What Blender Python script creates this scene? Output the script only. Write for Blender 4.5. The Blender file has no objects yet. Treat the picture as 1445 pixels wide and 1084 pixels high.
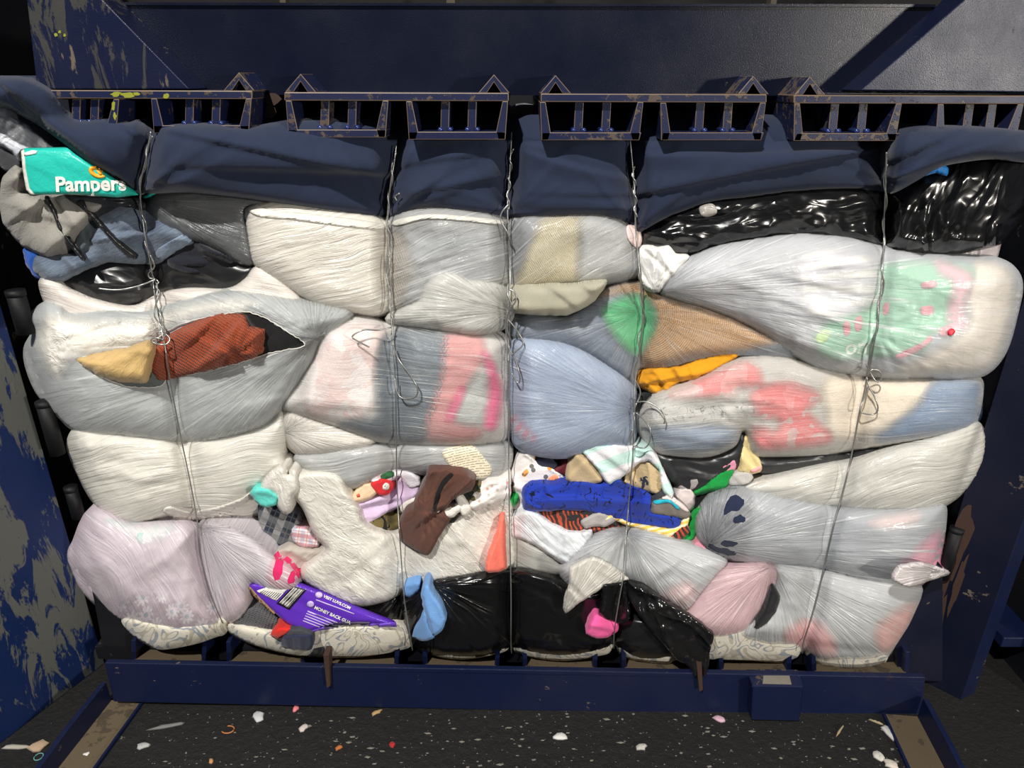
import bpy, bmesh, math, random
import numpy as np
from mathutils import Vector, Matrix
from mathutils.geometry import delaunay_2d_cdt

random.seed(7)
SC = bpy.context.scene
COL = SC.collection

# ------------------------------------------------------------------ camera
FPX, CX, CY = 1000.0, 722.5, 542.0
CAM = np.array([0.0, -1.30, 1.39])
PITCH, ROLL = math.radians(23.4), math.radians(0.45)
cam_d = bpy.data.cameras.new('camera')
cam_d.sensor_width = 36.0
cam_d.lens = 36.0 * FPX / 1445.0
cam_d.clip_start = 0.02
cam = bpy.data.objects.new('camera', cam_d)
COL.objects.link(cam)
_fw = np.array([0, math.cos(PITCH), -math.sin(PITCH)])
_rt0 = np.array([1.0, 0, 0])
_up0 = np.array([0, math.sin(PITCH), math.cos(PITCH)])
# the picture content is turned slightly clockwise
_rt = _rt0 * math.cos(ROLL) + _up0 * math.sin(ROLL)
_up = _up0 * math.cos(ROLL) - _rt0 * math.sin(ROLL)
cam.matrix_world = Matrix(((_rt[0], _up[0], -_fw[0], CAM[0]),
                           (_rt[1], _up[1], -_fw[1], CAM[1]),
                           (_rt[2], _up[2], -_fw[2], CAM[2]),
                           (0, 0, 0, 1)))
SC.camera = cam

# ------------------------------------------------------------------ world and lamps
SC.view_settings.view_transform = 'Standard'
SC.view_settings.look = 'None'
SC.view_settings.gamma = 1.0
SC.view_settings.use_curve_mapping = False
SC.view_settings.exposure = 0.0
wd = bpy.data.worlds.new('hall'); SC.world = wd
wd.use_nodes = True
wd.node_tree.nodes['Background'].inputs[0].default_value = (0.75, 0.85, 1.0, 1)
wd.node_tree.nodes['Background'].inputs[1].default_value = 0.09


def lamp(name, kind, loc, target, energy, size, color=(1, 1, 1)):
    d = bpy.data.lights.new(name, kind)
    d.energy = energy
    d.color = color
    if kind == 'AREA':
        d.shape = 'DISK'; d.size = size
    else:
        d.shadow_soft_size = size
    o = bpy.data.objects.new(name, d); COL.objects.link(o)
    o.location = loc
    o.rotation_euler = (Vector(target) - Vector(loc)).to_track_quat('-Z', 'Y').to_euler()
    return o


# high hall lamp behind and left of the camera, and daylight from the right
lamp('hall_lamp', 'AREA', (-1.15, -2.85, 4.55), (0.0, 0.0, 0.75), 310, 0.14, (1.0, 0.97, 0.92))
lamp('door_daylight', 'AREA', (3.3, -3.9, 1.7), (0.0, 0.0, 0.8), 160, 0.3, (1.0, 0.94, 0.84))


# ------------------------------------------------------------------ pixel helpers
def ray(px, py):
    px = np.asarray(px, float); py = np.asarray(py, float)
    a = (px - CX) / FPX; b = -(py - CY) / FPX
    return _fw + a[..., None] * _rt + b[..., None] * _up


def PT(px, py, Y):
    r = ray(px, py)
    t = (np.asarray(Y, float) - CAM[1]) / r[..., 1]
    return CAM + r * t[..., None]


def PF(px, py, z=0.0):
    r = ray(px, py)
    t = (z - CAM[2]) / r[..., 2]
    return CAM + r * t[..., None]


# ------------------------------------------------------------------ noise
def _hash(ix, iy, s):
    n = (ix * 374761393 + iy * 668265263 + s * 974634777) & 0xFFFFFFFF
    n = ((n ^ (n >> 13)) * 1274126177) & 0xFFFFFFFF
    return ((n ^ (n >> 16)) & 0xFFFF) / 65535.0


def vn(x, y, s=0):
    ix = np.floor(x).astype(np.int64); iy = np.floor(y).astype(np.int64)
    fx = x - ix; fy = y - iy
    fx = fx * fx * fx * (fx * (fx * 6 - 15) + 10); fy = fy * fy * fy * (fy * (fy * 6 - 15) + 10)
    a = _hash(ix, iy, s); b = _hash(ix + 1, iy, s); c = _hash(ix, iy + 1, s); d = _hash(ix + 1, iy + 1, s)
    return (a + (b - a) * fx) * (1 - fy) + (c + (d - c) * fx) * fy


def fbm(x, y, s=0, o=3):
    t = 0; a = .5; n = 0
    for k in range(o):
        t = t + a * vn(x * 2**k + 17.3 * k, y * 2**k + 5.1 * k, s + k); n += a; a *= .5
    return t / n


# ------------------------------------------------------------------ polygons
def smooth_poly(pts, step, sharp=False, tens=0.0):
    P = np.array(pts, float)
    out = []
    n = len(P)
    for i in range(n):
        p0, p1, p2, p3 = P[i - 1], P[i], P[(i + 1) % n], P[(i + 2) % n]
        L = np.hypot(*(p2 - p1)); k = max(1, int(round(L / step)))
        for j in range(k):
            t = j / k
            if sharp:
                q = p1 + (p2 - p1) * t
            else:
                q = .5 * ((2 * p1) + (p2 - p0) * t + (2 * p0 - 5 * p1 + 4 * p2 - p3) * t * t + (3 * p1 - p0 - 3 * p2 + p3) * t**3)
                if tens: q = q * (1 - tens) + (p1 + (p2 - p1) * t) * tens
            out.append(q)
    return np.array(out)


def area(P):
    x, y = P[:, 0], P[:, 1]
    return .5 * np.sum(x * np.roll(y, -1) - np.roll(x, -1) * y)


def grow_poly(P, g):
    if g == 0: return P
    s = 1 if area(P) > 0 else -1
    T = np.roll(P, -1, 0) - np.roll(P, 1, 0)
    L = np.maximum(np.hypot(T[:, 0], T[:, 1]), 1e-6)
    N = np.stack([T[:, 1], -T[:, 0]], 1) / L[:, None] * s
    return P + N * g


def inside(P, x, y):
    r = np.zeros(x.shape, bool)
    xj, yj = P[-1]
    for xi, yi in P:
        if yi != yj:
            c = ((yi > y) != (yj > y)) & (x < (xj - xi) * (y - yi) / (yj - yi) + xi)
            r ^= c
        xj, yj = xi, yi
    return r


def dist(P, x, y):
    d = np.full(x.shape, 1e9)
    A = P; B = np.roll(P, -1, 0)
    for (ax, ay), (bx, by) in zip(A, B):
        vx, vy = bx - ax, by - ay
        L = vx * vx + vy * vy + 1e-9
        t = np.clip(((x - ax) * vx + (y - ay) * vy) / L, 0, 1)
        dx = x - ax - t * vx; dy = y - ay - t * vy
        np.minimum(d, dx * dx + dy * dy, out=d)
    return np.sqrt(d)


# ------------------------------------------------------------------ the bale's common front face
WIRES = [
    ([190, 275, 410, 520, 680, 770, 888], [211, 196, 221, 240, 270, 284, 318]),
    ([200, 300, 440, 560, 700, 800, 905], [557, 547, 549, 557, 560, 567, 580]),
    ([190, 290, 480, 640, 800, 915], [721, 716, 718, 718, 720, 720]),
    ([200, 310, 450, 560, 640, 770, 830, 885], [890, 897, 905, 897, 893, 882, 878, 868]),
    ([220, 380, 510, 610, 760, 905], [1249, 1246, 1222, 1203, 1165, 1135]),
]


def wire_x(i, py):
    return np.interp(py, *WIRES[i])


def ybase(px, py, groove=1.0):
    px = np.asarray(px, float); py = np.asarray(py, float)
    b = np.zeros(px.shape)
    g = np.zeros(px.shape)
    for i in range(5):
        dx = px - wire_x(i, py)
        g = np.maximum(g, .026 * np.exp(-(dx / 16)**2) + .016 * np.exp(-(dx / 55)**2))
    b += g * groove
    xl = np.interp(py, [100, 300, 500, 650, 800, 900], [-60, -10, 40, 98, 105, 180])
    xr = np.interp(py, [100, 300, 450, 600, 750, 850, 920], [1500, 1450, 1432, 1385, 1335, 1300, 1265])
    for e in (np.clip((xl + 80 - px) / 80, 0, 1), np.clip((px - xr + 80) / 80, 0, 1)):
        b += .09 * (1 - np.sqrt(np.maximum(0, 1 - e * e)))
    b += .05 * np.clip((235 - py) / 70, 0, 1)**2
    b += .05 * np.clip((py - 875) / 60, 0, 1)**2
    return b


def lip(sd, wide, narrow):
    return np.where(sd < 0, np.exp(-(sd / wide)**2), np.exp(-(sd / narrow)**2))


def folds(x, y, ang, wl, amp, asp, seed, cen, rad):
    """long soft folds, each rising gently and dropping off sharply on one side"""
    rs_ = np.random.RandomState(seed % 100000)
    a = math.radians(ang)
    dx, dy = x - cen[0], y - cen[1]
    u = math.cos(a) * dx + math.sin(a) * dy; v = -math.sin(a) * dx + math.cos(a) * dy
    h = np.zeros(x.shape)
    n = max(2, int(2 * rad / wl))
    for k in range(n):
        v0 = -rad + (k + rs_.rand()) * 2 * rad / n
        L = wl * asp * rs_.uniform(.6, 1.5); uc = rs_.uniform(-rad, rad) * .8
        t = (u - uc) / L
        path = v0 + wl * rs_.uniform(-.9, .9) * np.sin(t * 1.3 + rs_.uniform(0, 6)) + wl * .5 * rs_.uniform(-1, 1) * t
        sg = 1 if rs_.rand() < .7 else -1
        sd = (v - path) * sg
        h += amp * rs_.uniform(.5, 1.2) * lip(sd, wl * .55, wl * .09 + 1.0) * np.exp(-t**4)
    return h - amp * .3


def fanfolds(x, y, cx, cy, wl, amp, fall, seed, cen):
    rs_ = np.random.RandomState(seed % 100000)
    ref = math.atan2(cen[1] - cy, cen[0] - cx)
    dx, dy = x - cx, y - cy
    r = np.hypot(dx, dy)
    th = (np.arctan2(dy, dx) - ref + math.pi) % (2 * math.pi) - math.pi
    n = max(5, int(2 * math.pi * 70 / wl))
    h = np.zeros(x.shape)
    sp = 2 * math.pi / n
    for k in range(n):
        t0 = -math.pi + (k + rs_.rand()) * sp
        bend = rs_.uniform(-.25, .25)
        sd = (th - t0 - bend * r / (fall * 1.5))
        sd = (sd + math.pi) % (2 * math.pi) - math.pi
        wr = np.minimum(sp * .5 * r + .8, 26)
        h += rs_.uniform(.4, 1.2) * lip(sd * r * (1 if rs_.rand() < .6 else -1), wr, wr * .28 + .8) * np.exp(-r / (fall * rs_.uniform(.5, 1.3)))
    return amp * h * np.clip(r / 12, .1, 1)


def wrinkle(x, y, spec, seed, cen, rad=150):
    k = spec[0]
    if k == 's':
        return folds(x, y, spec[1], spec[2], spec[3], spec[4] if len(spec) > 4 else 5, seed, cen, rad)
    if k == 'g':
        return fanfolds(x, y, *spec[1:6], seed, cen)
    if k in 'ds':
        _, ang, wl, amp = spec[:4]
        asp = spec[4] if len(spec) > 4 else 7
        a = math.radians(ang)
        u = math.cos(a) * x + math.sin(a) * y; v = -math.sin(a) * x + math.cos(a) * y
        v = v + (fbm(x / 90, y / 90, seed + 5, 2) - .5) * 1.1 * min(wl * 2.2, 45)
        n = vn(u / (wl * asp), v / wl, seed) * .65 + vn(u / (wl * asp * .6), v / (wl * .53), seed + 9) * .35
    elif k in 'fg':
        _, cx, cy, wl, amp, fall = spec
        ref = math.atan2(cen[1] - cy, cen[0] - cx)
        dx, dy = x - cx, y - cy
        r = np.hypot(dx, dy)
        th = np.arctan2(dy, dx) - ref
        th = (th + math.pi) % (2 * math.pi) - math.pi
        v = th * 80 / wl + (fbm(x / 60, y / 60, seed + 3, 2) - .5) * 1.2
        n = vn(np.log(r + 15) * 1.1, v, seed) * .65 + vn(np.log(r + 15) * 1.7, v * 1.9, seed + 4) * .35
        amp = amp * np.exp(-r / fall) * np.clip(r / 14, .15, 1)
    elif k == 'n':
        _, wl, amp = spec
        n = fbm(x / wl, y / wl, seed, 2)
        return amp * (n - .5) * 2
    else:                                   # 'c' crumple
        _, wl, amp = spec
        wx = x + 18 * (vn(x / 40, y / 40, seed + 31) - .5); wy = y + 18 * (vn(x / 40, y / 40, seed + 37) - .5)
        r1 = 1 - np.abs(2 * vn(wx / wl, wy / wl, seed) - 1)
        r2 = 1 - np.abs(2 * vn(wx / wl * 2.1, wy / wl * 2.1, seed + 3) - 1)
        return amp * (r1 * .65 + r2 * .35 - .5)
    if k in 'sg':
        q = np.abs(2 * n - 1)
        return amp * 1.7 * (np.sqrt(q * 1.6 + .015) - .72)
    r = 1 - np.abs(2 * n - 1)
    return amp * (r * r - .4)


_seed = [11]


class Surf:
    def __init__(s, poly, Y=0.0, bulge=.045, R=42, w=(), groove=1.0, grow=4, step=4, sharp=False, lump=.006, seed=None, tilt=None, tens=0.0, damp=10.0):
        _seed[0] += 13
        s.seed = seed or _seed[0]
        s.P = grow_poly(smooth_poly(poly, step, sharp, tens), grow)
        if tens:
            s.P = s.P + 2.4 * np.stack([fbm(s.P[:, 0] / 8, s.P[:, 1] / 8, s.seed, 2) - .5, fbm(s.P[:, 0] / 8 + 9, s.P[:, 1] / 8, s.seed, 2) - .5], 1)
        s.damp = damp
        s.Y0, s.bulge, s.R, s.w, s.groove, s.step, s.lump, s.tilt = Y, bulge, R, list(w), groove, step, lump, tilt
        s.cen = s.P.mean(0); s.rad = float(np.max(np.hypot(*(s.P - s.cen).T)))

    def Y(s, x, y, fine=1.0):
        x = np.asarray(x, float); y = np.asarray(y, float)
        d = dist(s.P, x, y)
        ins = inside(s.P, x, y)
        t = np.clip(d / s.R, 0, 1)
        prof = np.sqrt(np.maximum(0, 1 - (1 - t)**2))
        h = s.bulge * prof
        h = h + s.lump * 2 * (fbm(x / 75, y / 75, s.seed, 2) - .5) * t
        if fine:
            f = 0
            for i, sp in enumerate(s.w):
                f = f + wrinkle(x, y, sp, s.seed + 50 * (i + 1), s.cen, s.rad)
            mk = 1.0 if s.damp < 8 else np.clip((fbm(x / 120, y / 120, s.seed + 77, 2) - .32) * 3.2, .25, 1.25)
            h = h + f * mk * np.clip(d / s.damp, 0.15, 1) * fine
        Y = ybase(x, y, s.groove) + s.Y0 - h
        if s.tilt:
            Y = Y + s.tilt[0] * (x - s.cen[0]) + s.tilt[1] * (y - s.cen[1])
        return np.where(ins | (d < 1.5), Y, Y + .02 + d * .003)


GW, GH = 490, 370
GMAP = np.full((GH, GW), 0.3)


def splat(px, py, Y):
    ix = np.clip((px / 3).astype(int), 0, GW - 1); iy = np.clip((py / 3).astype(int), 0, GH - 1)
    np.minimum.at(GMAP, (iy, ix), Y)


def mesh_obj(name, V, faces, mat, parent=None, uv=None, smooth=True):
    V = np.asarray(V, float)
    loc = np.array([V[:, 0].mean(), V[:, 1].mean(), V[:, 2].min()])
    V = V - loc
    me = bpy.data.meshes.new(name)
    me.from_pydata([tuple(v) for v in V], [], [tuple(f) for f in faces])
    if smooth:
        me.polygons.foreach_set('use_smooth', [True] * len(me.polygons))
    if uv is not None:
        L = me.uv_layers.new(name='UVMap')
        vi = np.empty(len(me.loops), np.int32); me.loops.foreach_get('vertex_index', vi)
        L.data.foreach_set('uv', np.asarray(uv, np.float32)[vi].ravel())
    if mat: me.materials.append(mat)
    me.validate()
    o = bpy.data.objects.new(name, me); COL.objects.link(o)
    o.location = [float(q) for q in loc]
    if parent: adopt(o, parent)
    return o


def sheet(name, mat, surf, poly=None, Yoff=0.0, fine=1.0, step=None, holes=(), back=.1, cap=True, parent=None, uvspec=None, reg=True, grow=0, sharp=False, rim=0):
    """a bulging front surface over an outline, with sides running straight back (+Y)"""
    step = step or surf.step
    B = surf.P if poly is None else grow_poly(smooth_poly(poly, step, sharp), grow)
    H = [smooth_poly(h, step) for h in holes]
    H = [h + (np.random.RandomState(int(abs(h[0, 0]))).rand(*h.shape) - .5) * 2.6 for h in H]
    x0, y0 = B.min(0); x1, y1 = B.max(0)
    gx = np.arange(x0 + step / 2, x1, step); gy = np.arange(y0 + step / 2, y1, step * .866)
    X, Yg = np.meshgrid(gx, gy)
    X = X + (np.arange(len(gy)) % 2)[:, None] * step / 2
    X = X.ravel(); Yg = Yg.ravel()
    k = inside(B, X, Yg); X, Yg = X[k], Yg[k]
    k = dist(B, X, Yg) > step * .45; X, Yg = X[k], Yg[k]
    for h in H:
        k = (~inside(h, X, Yg)) & (dist(h, X, Yg) > step * .45); X, Yg = X[k], Yg[k]
    pts = [B] + H
    edges = []; off = 0
    for q in pts:
        n = len(q); edges += [(off + i, off + (i + 1) % n) for i in range(n)]; off += n
    allp = np.vstack(pts + [np.stack([X, Yg], 1)])
    vs, es, fs, ov, oe, of = delaunay_2d_cdt([Vector((float(a), float(b))) for a, b in allp], edges, [], 0, 1e-4)
    V2 = np.array([(v.x, v.y) for v in vs])
    Fc = np.array([f for f in fs if len(f) == 3])
    c = V2[Fc].mean(1)
    k = inside(B, c[:, 0], c[:, 1])
    for h in H: k &= ~inside(h, c[:, 0], c[:, 1])
    Fc = Fc[k]
    # image y runs down: make the faces look at the camera (-Y)
    e1 = V2[Fc[:, 1]] - V2[Fc[:, 0]]; e2 = V2[Fc[:, 2]] - V2[Fc[:, 0]]
    cr = e1[:, 0] * e2[:, 1] - e1[:, 1] * e2[:, 0]
    fl = cr > 0
    Fc[fl] = Fc[fl][:, ::-1]
    Yv = surf.Y(V2[:, 0], V2[:, 1], fine) + Yoff
    W = PT(V2[:, 0], V2[:, 1], Yv)
    if reg: splat(V2[:, 0], V2[:, 1], Yv)
    # uv along the main wrinkle direction
    sp = uvspec or next((q for q in surf.w if q[0] in 'dsfg'), None)
    x, y = V2[:, 0], V2[:, 1]
    if sp is None:
        uv = np.stack([x, y], 1) / 100
    elif sp[0] in 'ds':
        a = math.radians(sp[1])
        vv = -math.sin(a) * x + math.cos(a) * y + (fbm(x / 90, y / 90, surf.seed + 5, 2) - .5) * 26 * (0 if sp[0] == 's' else 1)
        uv = np.stack([(math.cos(a) * x + math.sin(a) * y), vv], 1) / 100
    else:
        ref = math.atan2(surf.cen[1] - sp[2], surf.cen[0] - sp[1])
        th = (np.arctan2(y - sp[2], x - sp[1]) - ref + math.pi) % (2 * math.pi) - math.pi
        uv = np.stack([np.hypot(x - sp[1], y - sp[2]) / 100, th * 1.5], 1)
    faces = Fc.tolist()
    # boundary loops -> skirt
    cnt = {}
    for a, b, c3 in faces:
        for e in ((a, b), (b, c3), (c3, a)):
            cnt[e] = 1
    bnd = [e for e in cnt if (e[1], e[0]) not in cnt]
    if back > 0:
        hb = set()
        for h in H: pass
        hp = np.vstack(H) if H else None
        idx = {}
        nv = len(W); extra = []; euv = []
        for a, b in bnd:
            if hp is not None and (np.abs(hp - V2[a]).sum(1).min() < .01):
                continue
            for q in (a, b):
                if q not in idx:
                    idx[q] = nv + len(extra); extra.append(W[q] + np.array([0, back, 0])); euv.append(uv[q])
            faces.append([b, a, idx[a], idx[b]])
        if extra:
            W = np.vstack([W, extra]); uv = np.vstack([uv, euv])
            if cap:
                ci = len(W)
                W = np.vstack([W, [np.mean(extra, 0)]]); uv = np.vstack([uv, [np.mean(euv, 0)]])
                for a, b in bnd:
                    if a in idx and b in idx: faces.append([idx[b], idx[a], ci])
    o = mesh_obj(name, W, faces, mat, parent, uv)
    if rim:
        at = o.data.attributes.new('rim', 'FLOAT', 'POINT')
        v = np.zeros(len(W)); v[:len(V2)] = np.clip((dist(B, V2[:, 0], V2[:, 1]) + 3 * (fbm(V2[:, 0] / 9, V2[:, 1] / 9, 5, 2) - .5)) / rim, 0, 1)
        at.data.foreach_set('value', v.astype(np.float32))
    return o


def tag(o, label=None, cat=None, group=None, kind=None):
    if label: o['label'] = label
    if cat: o['category'] = cat
    if group: o['group'] = group
    if kind: o['kind'] = kind
    return o


def empty(name, loc, label=None, cat=None, group=None):
    o = bpy.data.objects.new(name, None); COL.objects.link(o)
    o.location = [float(q) for q in loc]
    o.empty_display_size = .05
    tag(o, label, cat, group)
    bpy.context.view_layer.update()
    return o


def adopt(child, parent):
    child.parent = parent
    child.matrix_parent_inverse = Matrix.Translation(-Vector(parent.location))
    return child


def base_pt(P):
    i = int(np.argmax(P[:, 1]))
    return PT(P[:, 0].mean(), P[i, 1], .05)


# ------------------------------------------------------------------ materials
def lin(c):
    return tuple(((v / 255) / 12.92 if v / 255 <= .04045 else ((v / 255 + .055) / 1.055)**2.4) for v in c)


class NT:
    def __init__(s, name):
        s.m = bpy.data.materials.new(name); s.m.use_nodes = True
        s.t = s.m.node_tree; s.b = s.t.nodes['Principled BSDF']

    def n(s, typ, ins=None, **kw):
        nd = s.t.nodes.new('ShaderNode' + typ)
        for k, v in kw.items(): setattr(nd, k, v)
        for k, v in (ins or {}).items(): s.set(nd.inputs[k], v)
        return nd

    def set(s, sock, v):
        if isinstance(v, bpy.types.NodeSocket): s.t.links.new(v, sock)
        elif isinstance(v, bpy.types.Node): s.t.links.new(v.outputs[0], sock)
        else:
            if isinstance(v, (tuple, list)) and len(v) == 3 and sock.type == 'RGBA': v = (*v, 1)
            sock.default_value = v

    def P(s, **kw):
        for k, v in kw.items(): s.set(s.b.inputs[k.replace('_', ' ')], v)

    def math(s, op, a, b=0.0, clamp=False):
        return s.n('Math', {0: a, 1: b}, operation=op, use_clamp=clamp).outputs[0]

    def mix(s, f, a, b, blend='MIX'):
        nd = s.n('Mix', data_type='RGBA', blend_type=blend)
        s.set(nd.inputs['Factor'], f); s.set(nd.inputs[6], a); s.set(nd.inputs[7], b)
        return nd.outputs[2]

    def uv(s, sx=1, sy=1, rot=0, sz=1, src='UV', off=(0, 0, 0)):
        tc = s.n('TexCoord')
        m = s.n('Mapping', {0: tc.outputs[src]})
        m.inputs['Scale'].default_value = (sx, sy, sz); m.inputs['Rotation'].default_value = (0, 0, rot)
        m.inputs['Location'].default_value = off
        return m.outputs[0]

    def pos(s, sx=1, sy=1, sz=1, off=(0, 0, 0)):
        g = s.n('NewGeometry')
        m = s.n('Mapping', {0: g.outputs['Position']})
        m.inputs['Scale'].default_value = (sx, sy, sz); m.inputs['Location'].default_value = off
        return m.outputs[0]

    def noise(s, v, scale=1, detail=3, rough=.55, dist=0.0):
        return s.n('TexNoise', {'Vector': v, 'Scale': scale, 'Detail': detail, 'Roughness': rough, 'Distortion': dist}).outputs['Fac']

    def ramp(s, f, a, b):
        return s.n('MapRange', {0: f, 1: a, 2: b}, clamp=True).outputs[0]

    def ridge(s, f):
        return s.math('SUBTRACT', 1.0, s.math('ABSOLUTE', s.math('MULTIPLY', s.math('SUBTRACT', f, .5), 4.0)))

    def bump(s, h, dist, strength=1.0, prev=None):
        nd = s.n('Bump', {'Height': h, 'Distance': dist, 'Strength': strength})
        if prev is not None: s.set(nd.inputs['Normal'], prev)
        return nd.outputs[0]


_mats = {}


def film(col=(225, 225, 222), alpha=.6, rough=.22, fine=1.0, fv=15, spec=.7, iso=False):
    key = ('film', col, alpha, rough, fine, fv, spec, iso)
    if key in _mats: return _mats[key]
    t = NT('plastic_film')
    c = lin(col)
    if alpha < .33: alpha = alpha * .75
    c = tuple(min(.95, q * 1.1) for q in c)
    r1 = t.ridge(t.noise(t.uv(4.5 if iso else .9, 11 if iso else fv), 1, 3, .6, 1.1 if iso else .5))
    r2 = t.ridge(t.noise(t.uv(1.8 if iso else .5, 4.2 if iso else fv * .38, off=(3, 7, 0)), 1, 2, .5, .9 if iso else .3))
    r3 = t.noise(t.uv(10, 10), 1, 4, .6, .8)
    low = t.ramp(t.noise(t.uv(1.6, 1.6, off=(1, 5, 0)), 1, 2), .35, .65)
    b = t.bump(r2, .0018 * fine)
    b = t.bump(t.math('MULTIPLY', r1, t.math('ADD', t.math('MULTIPLY', low, .8), .35)), .0017 * fine, 1, b)
    b = t.bump(r3, .0013 * fine, 1, b)
    st = t.ramp(t.noise(t.uv(.7, fv * 1.5, off=(5, 3, 0)), 1, 4, .65, .6), .56, .70)  # bright streaks in colour and alpha stand in for highlights along the creases
    st = t.math('MULTIPLY', st, t.math('ADD', t.math('MULTIPLY', low, .7), .3))
    al = t.math('ADD', t.math('MULTIPLY', t.noise(t.uv(1.1, 3), 1, 3), .24), alpha - .12, True)
    al = t.math('ADD', al, t.math('MULTIPLY', st, .48), True)
    colr = t.mix(st, c, tuple(min(1, q * 1.2 + .04) for q in c))
    t.P(Base_Color=colr, Roughness=rough, Normal=b, Alpha=al, Specular_IOR_Level=spec)
    _mats[key] = t.m
    return t.m


def black_plastic(col=(17, 17, 18), rough=.24, fine=1.0):
    key = ('blk', col, rough, fine)
    if key in _mats: return _mats[key]
    t = NT('black_plastic')
    r1 = t.ridge(t.noise(t.uv(.9, 2.2), 1, 1.5, .4, .8))
    r2 = t.ridge(t.noise(t.uv(2, 5, off=(2, 1, 0)), 1, 1, .4, .6))
    lo = t.ramp(t.noise(t.uv(1.5, 1.5, off=(7, 1, 0)), 1, 1), .35, .65)
    b = t.bump(r1, .012 * fine)
    b = t.bump(t.math('MULTIPLY', r2, lo), .0024 * fine, 1, b)
    t.P(Base_Color=lin(col), Roughness=rough, Normal=b, Specular_IOR_Level=.6)
    _mats[key] = t.m
    return t.m


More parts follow.
